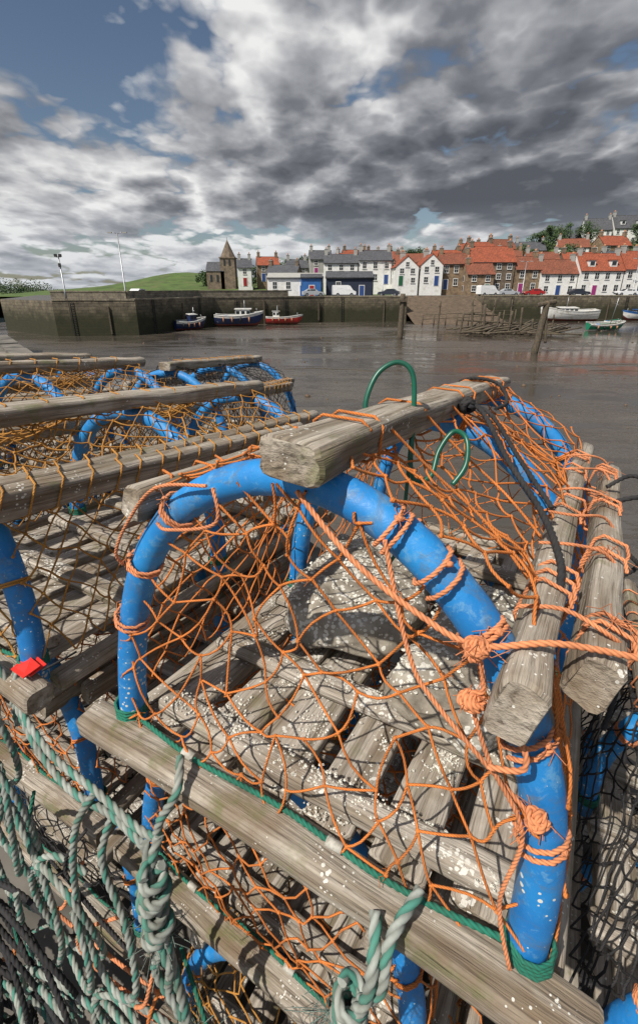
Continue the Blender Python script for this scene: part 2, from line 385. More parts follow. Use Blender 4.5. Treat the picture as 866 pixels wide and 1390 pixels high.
def end_net(mb,W,H,y,dirn,cell,r,mat,knots=True,detail=3,seed=0,tf=0.0):
    nx=int(W/cell*2)+3;nz=int(H/cell*2)+3;pts={}
    for i in range(-1,nx):
        for j in range(-1,nz):
            if (i+j)%2: continue
            nv=noise.noise_vector(Vector((i*.37+seed,j*.37,seed*1.7)))
            x=i*cell*.5+nv.x*cell*.75+R.uniform(-.1,.1)*cell; z=j*cell*.56+nv.y*cell*.75+R.uniform(-.1,.1)*cell-.008
            pts[(i,j)]=(x,z)
    def P3(x,z):
        dd=max(0,min(1,(min(x,W-x)/W*3)))*max(0,min(1,z/H*2.2))*max(0,min(1,(H-z)/H*3))
        return Vector((x,y+dirn*(.035*dd+.01*noise.noise(Vector((x*14,z*14,seed)))),z))
    used=set()
    for (i,j),a in pts.items():
        for dj in (1,-1):
            b=pts.get((i+1,j+dj))
            if b is None: continue
            ia=inside(*a,W,H);ib=inside(*b,W,H)
            if not ia and not ib: continue
            if R.random()<tf: continue
            p,q=a,b
            if not ia: p,q=b,a
            if not(ia and ib):
                lo,hi=0.,1.
                for _ in range(8):
                    m=(lo+hi)/2;t=(p[0]+(q[0]-p[0])*m,p[1]+(q[1]-p[1])*m)
                    if inside(*t,W,H): lo=m
                    else: hi=m
                q=(p[0]+(q[0]-p[0])*lo,p[1]+(q[1]-p[1])*lo)
            strand(mb,P3(*p),P3(*q),r,mat,cell*.09,detail)
            if ia: used.add((i,j))
            if ib: used.add((i+1,j+dj))
    if knots:
        for k in used:
            p=P3(*pts[k]); mb.knot(p,r*1.75,mat)
            if R.random()<.12: tuft(mb,p,mat,5,.012)
def main_net(mb,W,H,Ln,cell,r,mat,ys,knots=True,detail=3,seed=0,tear=0.0,bars=True):
    arc=1.05*(math.pi*(3*(W/2+H)-math.sqrt((3*W/2+H)*(W/2+3*H)))/2)
    nu=int(arc/cell)*2;nv=int(Ln/cell*1.05)*2
    def F(i,j):
        nn=noise.noise_vector(Vector((i*.3+seed,j*.3,seed)))
        fu=i/nu;fv=j/nv
        if 0<i<nu: fu+=(nn.x*.8+R.uniform(-.1,.1))/nu*1.1
        if 0<j<nv: fv+=(nn.y*.8+R.uniform(-.1,.1))/nv*1.1
        fu=min(1,max(0,fu));fv=min(1,max(0,fv))
        phi=math.pi*fu; x,z=prof(phi,W,H); y=fv*Ln
        d=min(abs(y-q) for q in ys); sg=min(1,d/.18)
        off=.022-.040*sg*sg*(math.sin(phi)**.3)+.008*nn.z
        if bars:
            off+=.022*math.exp(-((phi-math.pi/2)/.16)**2)*1.0
            for q in(.82,math.pi-.82): off+=.022*math.exp(-((phi-q)/.12)**2)
        n=Vector((-math.cos(phi),0,math.sin(phi)*1.1)).normalized()
        return Vector((x,y,z+.005))+n*off
    P={(i,j):F(i,j) for i in range(nu+1) for j in range(nv+1) if (i+j)%2==0}
    for (i,j),a in P.items():
        for dj in(1,-1):
            b=P.get((i+1,j+dj))
            if b is None or R.random()<tear: continue
            strand(mb,a,b,r*R.uniform(.85,1.15),mat,cell*.08,detail)
        if knots and 0<i<nu:
            mb.knot(a,r*1.75,mat)
            if R.random()<.06: tuft(mb,a,mat,5,.012)
A0=Vector((-.285,.536,CZ-.6))
XH=Vector((.866,-.5,0)).normalized(); YH=Vector((.4977,.862,-.096)).normalized(); ZH=XH.cross(YH).normalized()
def frame(off,yaw=0,pitch=0,roll=0):
    M=Matrix.Identity(4)
    for c,ax in enumerate((XH,YH,ZH)):
        for r_ in range(3): M[r_][c]=ax[r_]
    M.translation=A0+XH*off[0]+YH*off[1]+Vector((0,0,1))*off[2]
    return M@Matrix.Rotation(yaw,4,'Z')@Matrix.Rotation(pitch,4,'X')@Matrix.Rotation(roll,4,'Y')
UPT=Vector((.25,0,1)).normalized()
def creel(off,W=.563,Ln=.93,H=.425,yaw=0,pitch=0,roll=0,net=MO,lash=MO,cell=.060,r=.0017,detail=3,knots=True,fg=False,seed=1,helix=True,tear=.02,bz=None,ext=0.0):
    M=frame(off,yaw,pitch,roll); e=empty('lobster_creel',M)
    w=B()
    ns=6; sw=W/ns
    for i in range(ns):
        x=(i+.5)*sw+R.uniform(-.008,.008); dz=R.uniform(-.003,.002)
        w.bar((x,.004+R.uniform(-.004,.01),-.014+dz),(x+R.uniform(-.014,.014),Ln+.04,-.014-dz),sw*R.uniform(.64,.82),.018,MWS,14,.0022,rnd=.2)
    for q in (0,.22,.42,.62,.82,1.0):
        y=q*Ln
        if q in(0,1.0):
            yy=y-.030 if q==0 else y+.02
            w.bar((-.06,yy,-.018),(W+.065,yy,-.018),.052,.040,MW,18,.004,rnd=.28)
            w.bar((.03,y+.04,.010),(W-.02,y+.043,.010),.038,.024,MWS,14,.003)
        else: w.bar((.005,y,.010),(W-.005,y+.006,.010),.046,.024,MWS,12,.003)
    for x in (-.020,W+.020): w.bar((x,.02,-.04),(x,Ln+.03,-.04),.036,.034,MW,14,.003)
    tz=H+.033; bz=bz if bz else .302/.425*H
    w.bar((W*.53,-.045-ext,tz),(W*.52,Ln+.05,tz),.066,.040,MW,20,.0035,rnd=.26)
    bl=[((.511/.563*W,-.058-ext,bz+.004),(.520/.563*W+.008,Ln+.05,bz+.002),.034,.058,16),
        ((.560/.563*W,.006-ext,bz+.006),(.578/.563*W+.006,Ln*.86,bz-.004),.032,.050,16),
        ((.056,-.02,.355/.425*H),(.045,Ln+.02,.35/.425*H),.034,.045,16)]
    for p0,p1,ww,hh,n in bl: w.bar(p0,p1,ww,hh,MW,n,.0035,rnd=.27,up=UPT)
    w.obj('timber_frame',e)
    h=B(); ys=[.0,Ln*.5,Ln*.985]
    for y in ys:
        pts=[]
        lean=R.uniform(-.008,.008)
        for k in range(33):
            phi=math.pi*k/32; x,z=prof(phi,W,H); pts.append((x+.003*math.sin(phi*5+seed),y+lean*z/H,z))
        pts=[(pts[0][0],y,-.03)]+pts+[(pts[-1][0],y,-.03)]
        h.tube(pts,.0198,MH,16)
    h.obj('blue_hoops',e)
    nb=B()
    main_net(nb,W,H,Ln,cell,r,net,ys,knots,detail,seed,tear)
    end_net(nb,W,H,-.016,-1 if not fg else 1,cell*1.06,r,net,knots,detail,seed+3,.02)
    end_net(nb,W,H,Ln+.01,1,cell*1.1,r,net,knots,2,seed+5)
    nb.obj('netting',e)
    lb=B()
    if helix:
        lb.tube(rect_helix((W*.52,.05,tz),(W*.52,Ln,tz),.066,.042,.085,.003),.0019,lash,5)
        for p0,p1,ww,hh,n in bl:
            lb.tube(rect_helix(Vector(p0)+Vector((0,.06,0)),p1,ww,hh,R.uniform(.04,.065),.0035,up=UPT),.0019,lash,5)
    for y in ys:
        for x in (0.0,W): wrap((x,y,.012),(0,0,1),.0203,4,.0024,lb,MG)
        for ph in (.5,1.1,1.75,2.4,2.75):
            x,z=prof(ph,W,H); d=Vector((math.sin(ph)*W/2,0,H*math.cos(ph)))
            if not(fg and y==0): wrap((x,y,z),d,.0203,R.choice((1.5,2,3)),.0020,lb,lash)
    lb.tube([(0.02,-.010,.012),(W*.25,-.018,.008),(W*.5,-.013,.010),(W*.75,-.020,.008),(W-.02,-.010,.012)],.0032,MG,9,sub=8,lobes=3)
    for q in (.22,.62): lb.tube([(W*q,-.017,.009),(W*q+.020,-.017,.009)],.0060,MCL,12)
    lb.obj('lashings',e)
    return e,M
def slab(mb,c,size,rot,seed):
    n=14;cx,cy,cz=c
    def pt(u,v,wv):
        q=Vector((u,v,wv))
        k=(abs(u)**5+abs(v)**5+abs(wv)**5)**(1/5)
        q=q/k
        p=Vector((q.x*size[0]/2,q.y*size[1]/2,q.z*size[2]/2))
        p+=noise.noise_vector(p*16+Vector((seed,0,0)))*.018+noise.noise_vector(p*50+Vector((seed,0,0)))*.008
        cr,sr=math.cos(rot),math.sin(rot)
        return Vector((cx+p.x*cr-p.y*sr,cy+p.x*sr+p.y*cr,cz+p.z))
    mi=mb.mi(MB_);tops=[]
    for ax in range(3):
        for sg in(-1,1):
            b0=len(mb.v)
            for i in range(n+1):
                for j in range(n+1):
                    a=-1+2*i/n;b=-1+2*j/n
                    c3=[0,0,0];c3[ax]=sg;c3[(ax+1)%3]=a*sg;c3[(ax+2)%3]=b
                    p=pt(*c3);mb.v.append(p)
                    if ax==2 and sg==1: tops.append(p)
            for i in range(n):
                for j in range(n):
                    k=b0+i*(n+1)+j; mb.face((k,k+n+1,k+n+2,k+1),((0,0),(1,0),(1,1),(0,1)),mi,True)
    return tops
def barnacle(mb,p,r):
    mi=mb.mi(MBARN);b0=len(mb.v);k=6;hh=r*R.uniform(.5,1);tx,ty=R.uniform(-.3,.3)*r,R.uniform(-.3,.3)*r
    for ring,(rr,z) in enumerate(((1,0),(.5,1),(.32,.75))):
        for i in range(k):
            an=2*math.pi*i/k; q=rr*r*R.uniform(.8,1.2)
            mb.v.append(Vector(p)+Vector((math.cos(an)*q+tx*z,math.sin(an)*q+ty*z,z*hh)))
    for ring in (0,1):
        for i in range(k):
            a=b0+ring*k+i;b=b0+ring*k+(i+1)%k
            mb.face((a,b,b+k,a+k),((0,0),(1,0),(1,1),(0,1)),mi,False)
# foreground creel
W=.563;Ln=.93;H=.425
fe,FM=creel((0,0,0),fg=True,seed=1,helix=False,cell=.062,r=.00155,detail=4)
bs=B()
tp=[]
tp+=slab(bs,(.185,.44,.060),(.25,.36,.085),.12,1)
tp+=slab(bs,(.425,.37,.055),(.19,.40,.075),-.08,9)
for _ in range(1500):
    p=R.choice(tp)+Vector((R.uniform(-.01,.01),R.uniform(-.01,.01),-.001)); barnacle(bs,p,R.uniform(.0010,.0040))
for _ in range(800):
    y=R.choice((.22*.93,.04,.04))+R.uniform(-.018,.018); barnacle(bs,(R.uniform(.04,W-.03),y,.0215),R.uniform(.0008,.0026))
cl=[(R.uniform(.03,W-.03),abs(R.gauss(.12,.10))+.01) for _ in range(26)]
for _ in range(1300):
    c_=R.choice(cl); x=c_[0]+R.gauss(0,.014); y=max(.008,c_[1]+R.gauss(0,.02))
    sl_=(x/(W/6))%1
    if .14<sl_<.86 and 0<x<W: barnacle(bs,(x,y,-.0045),R.uniform(.0008,.0026))
bs.obj('ballast_slabs',fe)
lb=B(); tz=H+.033
V=Vector
def hp(ph,y=0): x,z=prof(ph,W,H); return Vector((x,y,z))
def rope(pts,r=.0026,mat=MP,sides=9,sub=8): lb.tube(pts,r,mat,sides,lobes=3,sub=sub)
for y0,y1,p in ((.06,.15,.04),(.24,.32,.05),(.45,.62,.06),(.70,.92,.05)):
    lb.tube(rect_helix((W*.52,y0,tz),(W*.52,y1,tz),.066,.040,p,.004,j=.5),.0018,MO,6)
for y0,y1,p in ((.10,.19,.024),(.36,.50,.05),(.62,.9,.055)):
    lb.tube(rect_helix((.513,y0,.306),(.520,y1,.304),.034,.058,p,.004,j=.8,up=UPT),.0020,MP,9,lobes=3)
for y0,y1,p in ((.05,.12,.03),(.22,.34,.05),(.44,.55,.04),(.66,.78,.04)):
    lb.tube(rect_helix((.565,y0,.308),(.574,y1,.304),.032,.050,p,.0045,j=.9,up=UPT),.0020,MP,9,lobes=3)
    tuft(lb,Vector((.57,y0+.02,.335)),MP,16,.03)
lb.tube(rect_helix((.052,.03,.355),(.05,.8,.352),.034,.045,.06,.003,j=.5),.0019,MO,6)
for ph,t in ((.35,2),(.62,2),(.95,2),(1.95,2),(2.12,1.5),(2.32,2.5),(2.60,2),(2.85,2)):
    x,z=prof(ph,W,H); d=Vector((math.sin(ph)*W/2,0,H*math.cos(ph)))
    wrap((x,0,z),d,.0203,t,.0021,lb,MP,spread=R.uniform(.010,.03),lob=True)
    o=Vector((-math.cos(ph),-.6,math.sin(ph))).normalized()*.022
    lb.knot(Vector((x,0,z))+o,.0042,MP)
    if R.random()<.7: tuft(lb,Vector((x,0,z))+o,MP,10,.022)
rope([hp(1.62)+V((0,-.024,0)),V((.36,-.03,.375)),V((.43,-.035,.345)),V((.475,-.033,.335)),V((.53,-.01,.345)),V((.60,.02,.338))],.0026)
rope([hp(1.95)+V((0,-.024,0)),V((.42,-.028,.30)),V((.45,-.028,.26)),hp(2.75)+V((-.005,-.024,0))],.0021)
rope([V((.475,-.033,.335)),V((.485,-.036,.30)),V((.478,-.036,.285)),V((.50,-.033,.23)),V((.535,-.03,.17)),V((.53,-.028,.08)),V((.55,-.03,.01))],.0020)
rope([V((.475,-.034,.285)),V((.515,-.038,.272)),V((.525,-.045,.25)),V((.50,-.043,.235))],.0024)
rope([hp(.9)+V((0,-.024,0)),V((.13,-.03,.345)),V((.2,-.03,.37)),hp(1.25)+V((0,-.024,0))],.0020)
rope([hp(.62)+V((-.02,-.02,0)),V((.035,-.03,.29)),V((.06,-.03,.335)),V((.11,-.028,.39)),V((.18,-.02,.405))],.0020)
for c in (V((.475,-.035,.335)),V((.478,-.037,.287)),hp(2.75)+V((0,-.025,0))):
    for k in range(3):
        a=V((R.uniform(-1,1),R.uniform(-.4,.4),R.uniform(-1,1))).normalized();wrap(c+V((R.uniform(-.003,.003),-.002,R.uniform(-.003,.003))),a,.0040,2.0,.0024,lb,MP,lob=True)
    tuft(lb,c,MP,14,.024)
for k in range(6):
    y=.05+k*.14+R.uniform(-.02,.02)
    rope([V((.495,y,.34)),V((.530,y+R.uniform(-.02,.04),.347)),V((.565,y+R.uniform(0,.06),.338)),V((.588,y+.03,.31))],.0020,MP,9,4)
for k in range(6):
    y=.12+k*.13
    rope([V((W*.52+.034,y,tz+.01)),V((.37,y+.03,.42)),V((.44,y+R.uniform(-.03,.07),.37)),V((.495,y+R.uniform(-.03,.06),.342))],.0017,MO,7,4)
lb.obj('hoop_lashings',fe)
def rp(b,pts,r,mat,sub=8,sides=9): b.tube(pts,r,mat,sides,lobes=3,sub=sub)
bl=B()
rp(bl,[V((.335,.43,.47)),V((.37,.42,.455)),V((.43,.33,.405)),V((.49,.24,.367)),V((.52,.15,.348)),V((.525,.11,.33))],.0040,MK)
rp(bl,[V((.34,.44,.465)),V((.38,.44,.45)),V((.44,.36,.405)),V((.50,.27,.365))],.0035,MK)
for k in range(4): wrap(V((.342,.43,.462)),(R.uniform(-1,1),R.uniform(-1,1),.5),.008,2,.0036,bl,MK)
rp(bl,[V((.25,.74,.475)),V((.29,.70,.488)),V((.34,.71,.48)),V((.37,.66,.45)),V((.36,.6,.44))],.0036,MK)
rp(bl,[V((.58,.48,.33)),V((.62,.50,.34)),V((.65,.55,.30)),V((.64,.52,.22)),V((.61,.46,.20)),V((.64,.42,.12)),V((.63,.36,.0))],.0038,MK)
rp(bl,[V((.57,.55,.335)),V((.61,.58,.355)),V((.66,.52,.33)),V((.645,.45,.25)),V((.62,.50,.24))],.0034,MK)
bl.obj('black_ties',fe)
gw=B()
gw.tube([V((.275,.175,.455)),V((.268,.18,.485)),V((.275,.195,.520)),V((.295,.21,.535)),V((.315,.215,.520)),V((.322,.215,.46)),V((.326,.21,.405)),V((.338,.20,.388)),V((.355,.21,.395)),V((.356,.23,.425)),V((.368,.245,.450)),V((.388,.235,.445)),V((.395,.22,.415)),V((.385,.205,.39))],.0034,MWIRE,10,sub=8)
gw.tube([V((.323,.21,.44)),V((.326,.205,.35)),V((.325,.20,.29)),V((.315,.19,.26))],.0026,MWIRE,8,sub=6)
gw.obj('wire_hook',fe)
# neighbours in the same top tier
creel((-.785,-.02,.0),H=.345,bz=.292,ext=.14,seed=11,net=MY,lash=MY,detail=3)
creel((-1.50,.12,-.02),H=.39,ext=.1,seed=21,net=MY,lash=MY,detail=2,yaw=.05)
creel((-2.22,.30,-.03),H=.40,seed=23,net=MK,lash=MY,detail=2,yaw=-.12,roll=.06,helix=False)
creel((-1.45,1.15,-.06),H=.40,seed=25,net=MK,lash=MY,detail=2,yaw=.22,roll=-.05)
# lower tiers
creel((-.10,.05,-.47),seed=31,H=.40,net=MO,lash=MO,detail=2,yaw=-.03)
creel((-.84,.03,-.47),seed=33,H=.40,net=MO,lash=MO,detail=2,yaw=.03)
creel((-1.58,.14,-.49),seed=35,H=.40,net=MK,lash=MK,detail=2,helix=False)
creel((-.02,.0,-.95),seed=37,H=.40,net=MY,lash=MO,detail=2,yaw=.04)
creel((-.80,.06,-.95),seed=39,H=.40,net=MK,lash=MO,detail=2,helix=False)
creel((.68,.10,-.37),seed=41,H=.36,net=MK,lash=MP,detail=2,yaw=.02,cell=.045,r=.0017)
creel((.68,.10,-.83),seed=43,H=.40,net=MK,lash=MP,detail=2,helix=False)
# tag
tg=B()
for k in range(2):
    o=V((-.225,-.045-.010*k,.010+.004*k))
    pts=[V((0,0,0)),V((.042,-.003,.004)),V((.044,.024,.010)),V((.023,.022,.018)),V((0,.027,.008))]
    tg.poly([o+p for p in pts],MRED); tg.poly([o+p+V((0,0,-.002)) for p in pts][::-1],MRED)
    for i in range(5):
        a=o+pts[i];b=o+pts[(i+1)%5]; tg.poly([a,a+V((0,0,-.002)),b+V((0,0,-.002)),b],MRED)
tg.tube([V((-.18,-.03,.014)),V((-.17,.0,.02)),V((-.18,.03,.012))],.002,MK,6,sub=5)
tg.obj('red_tag',None,FM)
# ropes hanging in front-left of the stack
rb=B()
def TX(p): return V((p[0]+.085,p[1]*.75,p[2]+.01))
def hang(pts,r=.0054,mat=MT): rp(rb,[TX(p) for p in pts],r,mat,10,9)
def coil(c,rx,rz,n,r,mat,yj=.02,ph=0,tilt=0):
    pts=[]
    for i in range(n*8+1):
        an=2*math.pi*i/8+ph; k=1+.45*noise.noise(V((i*.3,c[0]*9,1)))
        pts.append(TX((c[0]+math.cos(an)*rx*k+tilt*math.sin(an)*rz,c[1]-.003*i/2+yj*math.sin(an*1.3+1),c[2]+math.sin(an)*rz*k-.003*i)))
    rp(rb,pts,r,mat,5,9)
hang([(-.30,-.07,.0),(-.27,-.09,-.05),(-.18,-.10,-.085),(-.08,-.10,-.09),(.0,-.10,-.10),(.04,-.10,-.09),(.055,-.10,-.05),(.075,-.085,-.0),(.055,-.05,.02)])
hang([(-.34,-.07,-.02),(-.25,-.09,-.10),(-.15,-.10,-.13),(-.05,-.10,-.115),(.03,-.11,-.11)])
hang([(.05,-.10,-.08),(.045,-.12,-.14),(.06,-.12,-.20),(.075,-.12,-.28),(.10,-.12,-.38),(.12,-.11,-.55),(.11,-.1,-.75)],.0066)
hang([(.03,-.11,-.10),(.06,-.13,-.17),(.04,-.13,-.22),(.08,-.13,-.28),(.07,-.12,-.36),(.13,-.12,-.46),(.17,-.11,-.6)],.0066)
hang([(.06,-.11,-.12),(.03,-.13,-.18),(.065,-.13,-.25),(.05,-.13,-.32),(.095,-.12,-.40),(.09,-.12,-.5),(.06,-.11,-.6)],.0060)
hang([(-.08,-.10,-.09),(-.12,-.12,-.18),(-.13,-.13,-.32),(-.10,-.13,-.44),(-.05,-.13,-.48),(.0,-.13,-.42),(-.02,-.12,-.30),(-.06,-.12,-.20),(-.05,-.1,-.12)])
for k in range(6): wrap(TX((.055+.006*math.sin(k*2),-.125,-.13-.022*k)),(R.uniform(-.6,.6),.2,1),.010,1.6,.0058,rb,MT,lob=True)
coil((-.36,-.10,-.10),.06,.12,3,.0052,MT)
coil((-.30,-.12,-.25),.05,.15,2,.0050,MT,ph=2)
coil((-.18,-.11,-.40),.08,.11,2,.0052,MT,ph=1)
coil((-.40,-.10,-.45),.10,.12,2,.0054,MT,ph=.3)
coil((-.02,-.10,-.60),.11,.09,3,.0054,MT,ph=.3)
coil((.22,-.11,-.50),.09,.10,2,.005,MK,ph=.9)
coil((-.33,-.12,-.62),.14,.10,2,.005,MK,ph=.9)
coil((-.20,-.12,-.75),.16,.10,3,.006,MT,ph=.2)
coil((-.45,-.14,-.70),.16,.12,3,.005,MK,ph=.2)
coil((.10,-.13,-.75),.14,.09,3,.005,MG,ph=.2)
for k in range(16): # tangled heap at the foot of the stack
    coil((R.uniform(-.6,.2),-.16-R.uniform(0,.1),R.uniform(-.98,-.78)),R.uniform(.07,.16),R.uniform(.04,.10),2,R.uniform(.0045,.0065),R.choice((MT,MK,MT,MG,MK)),.06,R.uniform(0,6),R.uniform(-.5,.5))
hang([(-.45,-.08,-.02),(-.36,-.12,-.18),(-.24,-.13,-.33),(-.2,-.13,-.5),(-.28,-.12,-.7)])
hang([(.34,-.07,.0),(.352,-.11,-.02),(.35,-.12,-.07),(.33,-.12,-.12),(.32,-.11,-.2),(.28,-.1,-.35)],.0062)
hang([(.375,-.03,.02),(.362,-.09,.0),(.362,-.11,-.05),(.34,-.11,-.11),(.38,-.11,-.22)],.0058)
for k in range(4): wrap(TX((.335,-.115,-.085-.013*k)),(R.uniform(-.3,.3),.2,1),.010,1.4,.0054,rb,MT,lob=True)
for c in ((.11,-.12,-.4),(.2,-.12,-.36),(.33,-.12,-.14),(.16,-.12,-.52),(.055,-.12,-.26)):
    for _ in range(3): tuft(rb,TX(c)+V((R.uniform(-.02,.02),0,R.uniform(-.02,.02))),MT,24,.045)
for k in range(26):
    x=R.uniform(-.5,.45);z=R.uniform(-.75,-.22)
    rp(rb,[V((x,-.06,z)),V((x+R.uniform(-.1,.1),-.09,z-.08)),V((x+R.uniform(-.15,.15),-.08,z-.16)),V((x+R.uniform(-.2,.2),-.05,z-.2))],.0030,R.choice((MG,MT,MK,MP,MO)),6,8)
rb.obj('mooring_rope',None,FM)
# ------------------------------------------------------------------ quay & harbour
def prism(name,outline,ztop,zbot,mtop,mside,parent=None):
    b=B();n=len(outline)
    area=sum(outline[i][0]*outline[(i+1)%n][1]-outline[(i+1)%n][0]*outline[i][1] for i in range(n))
    if area<0: outline=outline[::-1]
    from mathutils.geometry import tessellate_polygon
    tri=tessellate_polygon([[V((x,y,0)) for x,y in outline]])
    for t in tri:
        p=[V((*outline[i],ztop)) for i in t]
        if (p[1]-p[0]).cross(p[2]-p[0]).z<0: p=p[::-1]
        b.poly(p,mtop)
    ln=0
    for i in range(n):
        a=outline[i];c=outline[(i+1)%n];l=math.dist(a,c)
        b.poly([V((*a,zbot)),V((*c,zbot)),V((*c,ztop)),V((*a,ztop))],mside,[(ln,zbot),(ln+l,zbot),(ln+l,ztop),(ln,ztop)]); ln+=l
    return b.obj(name,parent)
def coping(name,line,z,w=.6,h=.22,mat=MPAR,side=1):
    b=B()
    for a,c in zip(line[:-1],line[1:]):
        l=math.dist(a,c);rot=math.atan2(c[1]-a[1],c[0]-a[0]);n=max(1,int(l/1.6))
        for i in range(n):
            f=(i+.5)/n; x=a[0]+(c[0]-a[0])*f;y=a[1]+(c[1]-a[1])*f
            nx,ny=-math.sin(rot)*w*.4*side,math.cos(rot)*w*.4*side
            b.box((x+nx,y+ny,z+h/2+R.uniform(-.02,.02)),(l/n-.03,w,h),mat,rot)
    return b.obj(name)
q=[(7.8,-7.7),(1.8,.3),(-11.4,17.9),(-34,9),(-30,-20),(4,-20)]
prism('stone_quay',q,4.35,-.6,MQ,MWALL)
coping('quay_coping',[(7.6,-7.5),(1.75,.25),(-11.3,17.7)],4.355,.5,.08,MQ,1)
prism('outer_pier',[(-28.5,42),(-31.5,48),(-70,60),(-70,40)],4.9,-.6,MQ,MWALL)
far=[(-35,66),(-24.7,67.7),(-18,86),(1,96),(17,97),(17,112),(34,112),(34,106),(70,104),(125,98),(160,140),(-75,140),(-48,76)]
prism('harbour_wall',far,4.5,-.6,MROAD,MWALL)
coping('wall_coping',far[0:5],4.502,.7,.22,MPAR,1)
coping('wall_coping',far[7:10],4.502,.7,.22,MPAR,1)
b=B()
for a,c in (((-37,70),(-27,71)),((-27,71),(-21.5,90)),((-21.5,90),(-6,97.5))):
    l=math.dist(a,c);rot=math.atan2(c[1]-a[1],c[0]-a[0])
    b.box(((a[0]+c[0])/2,(a[1]+c[1])/2,5.0),(l,.5,1.1),MPAR,rot); b.box(((a[0]+c[0])/2,(a[1]+c[1])/2,5.62),(l+.1,.62,.14),MPAR,rot)
b.obj('parapet_wall')
b=B()
for a,c,n in ((far[1],far[2],3),(far[2],far[3],4),(far[3],far[4],2),(far[7],far[8],5),(far[8],far[9],6),(far[0],far[1],2)):
    for i in range(n):
        f=(i+.5)/n+R.uniform(-.09,.09);x=a[0]+(c[0]-a[0])*f;y=a[1]+(c[1]-a[1])*f
        rot=math.atan2(c[1]-a[1],c[0]-a[0]);ox,oy=math.sin(rot)*.12,-math.cos(rot)*.12
        if i%2: b.box((x+ox,y+oy,2.0),(.2,.2,4.0+R.uniform(-.6,.3)),MWD,rot)
        else:
            for s_ in(-.22,.22): b.box((x+ox+s_*math.cos(rot),y+oy+s_*math.sin(rot),2.3),(.05,.07,4.4),DARKM,rot)
            for k in range(14): b.box((x+ox,y+oy,.3+.31*k),(.44,.04,.04),DARKM,rot)
b.obj('wall_fenders_and_ladders')
b=B();n=16
def sz(x,y):
    f=(y-86)/26; return -.25+4.75*f**1.15+.12*noise.noise(V((x*.4,y*.4,0)))*(1 if f<.98 else 0)
for i in range(n):
    for k in range(8):
        y0=86+26*i/n;y1=86+26*(i+1)/n;x0=17.02+16.96*k/8;x1=17.02+16.96*(k+1)/8
        b.poly([(x0,y0,sz(x0,y0)),(x1,y0,sz(x1,y0)),(x1,y1,sz(x1,y1)),(x0,y1,sz(x0,y1))],MSLIP)
b.obj('slipway')
b=B(); b.poly([(-60,-30,0),(160,-30,0),(160,125,0),(-60,125,0)],MMUD); b.obj('mudflat')
ms,nt,bb=new_mat('sea_water'); bb.inputs['Base Color'].default_value=(.03,.045,.05,1); bb.inputs['Roughness'].default_value=.12
nn=noise_n(nt,mapping(nt,coord(nt),(.2,.5,1)),1,4,.6); bump(nt,nn.outputs[0],.5,.3,bb)
b=B(); b.poly([(-6000,-3000,-.3),(6000,-3000,-.3),(6000,9000,-.3),(-6000,9000,-.3)],ms); b.obj('sea')
def sst(x): x=max(0,min(1,x)); return x*x*(3-2*x)
def th(x,y):
    a=max(0,min(1,(x+70)/150)); z=4.42+(2+15*a*a**.3)*sst((y-116)/80)
    z+=noise.noise(V((x*.03,y*.03,0)))*1.0*sst((y-125)/30)
    z+=4.6*math.exp(-((x+58)/20)**2-((y-215)/45)**2)
    f=sst((x+125)/45); return z*f-1.0*(1-f)
b=B();nx,ny=70,40;mi=b.mi(GRASS)
for i in range(nx+1):
    for j in range(ny+1):
        x=-130+5.5*i;y=112+ (j/ny)**1.6*420; b.v.append(V((x,y,th(x,y) if j>0 else 4.3)))
for i in range(nx):
    for j in range(ny):
        k=i*(ny+1)+j; b.face((k,k+ny+1,k+ny+2,k+1),[(b.v[q].x,b.v[q].y) for q in (k,k+ny+1,k+ny+2,k+1)],mi,True)
b.obj('hillside')
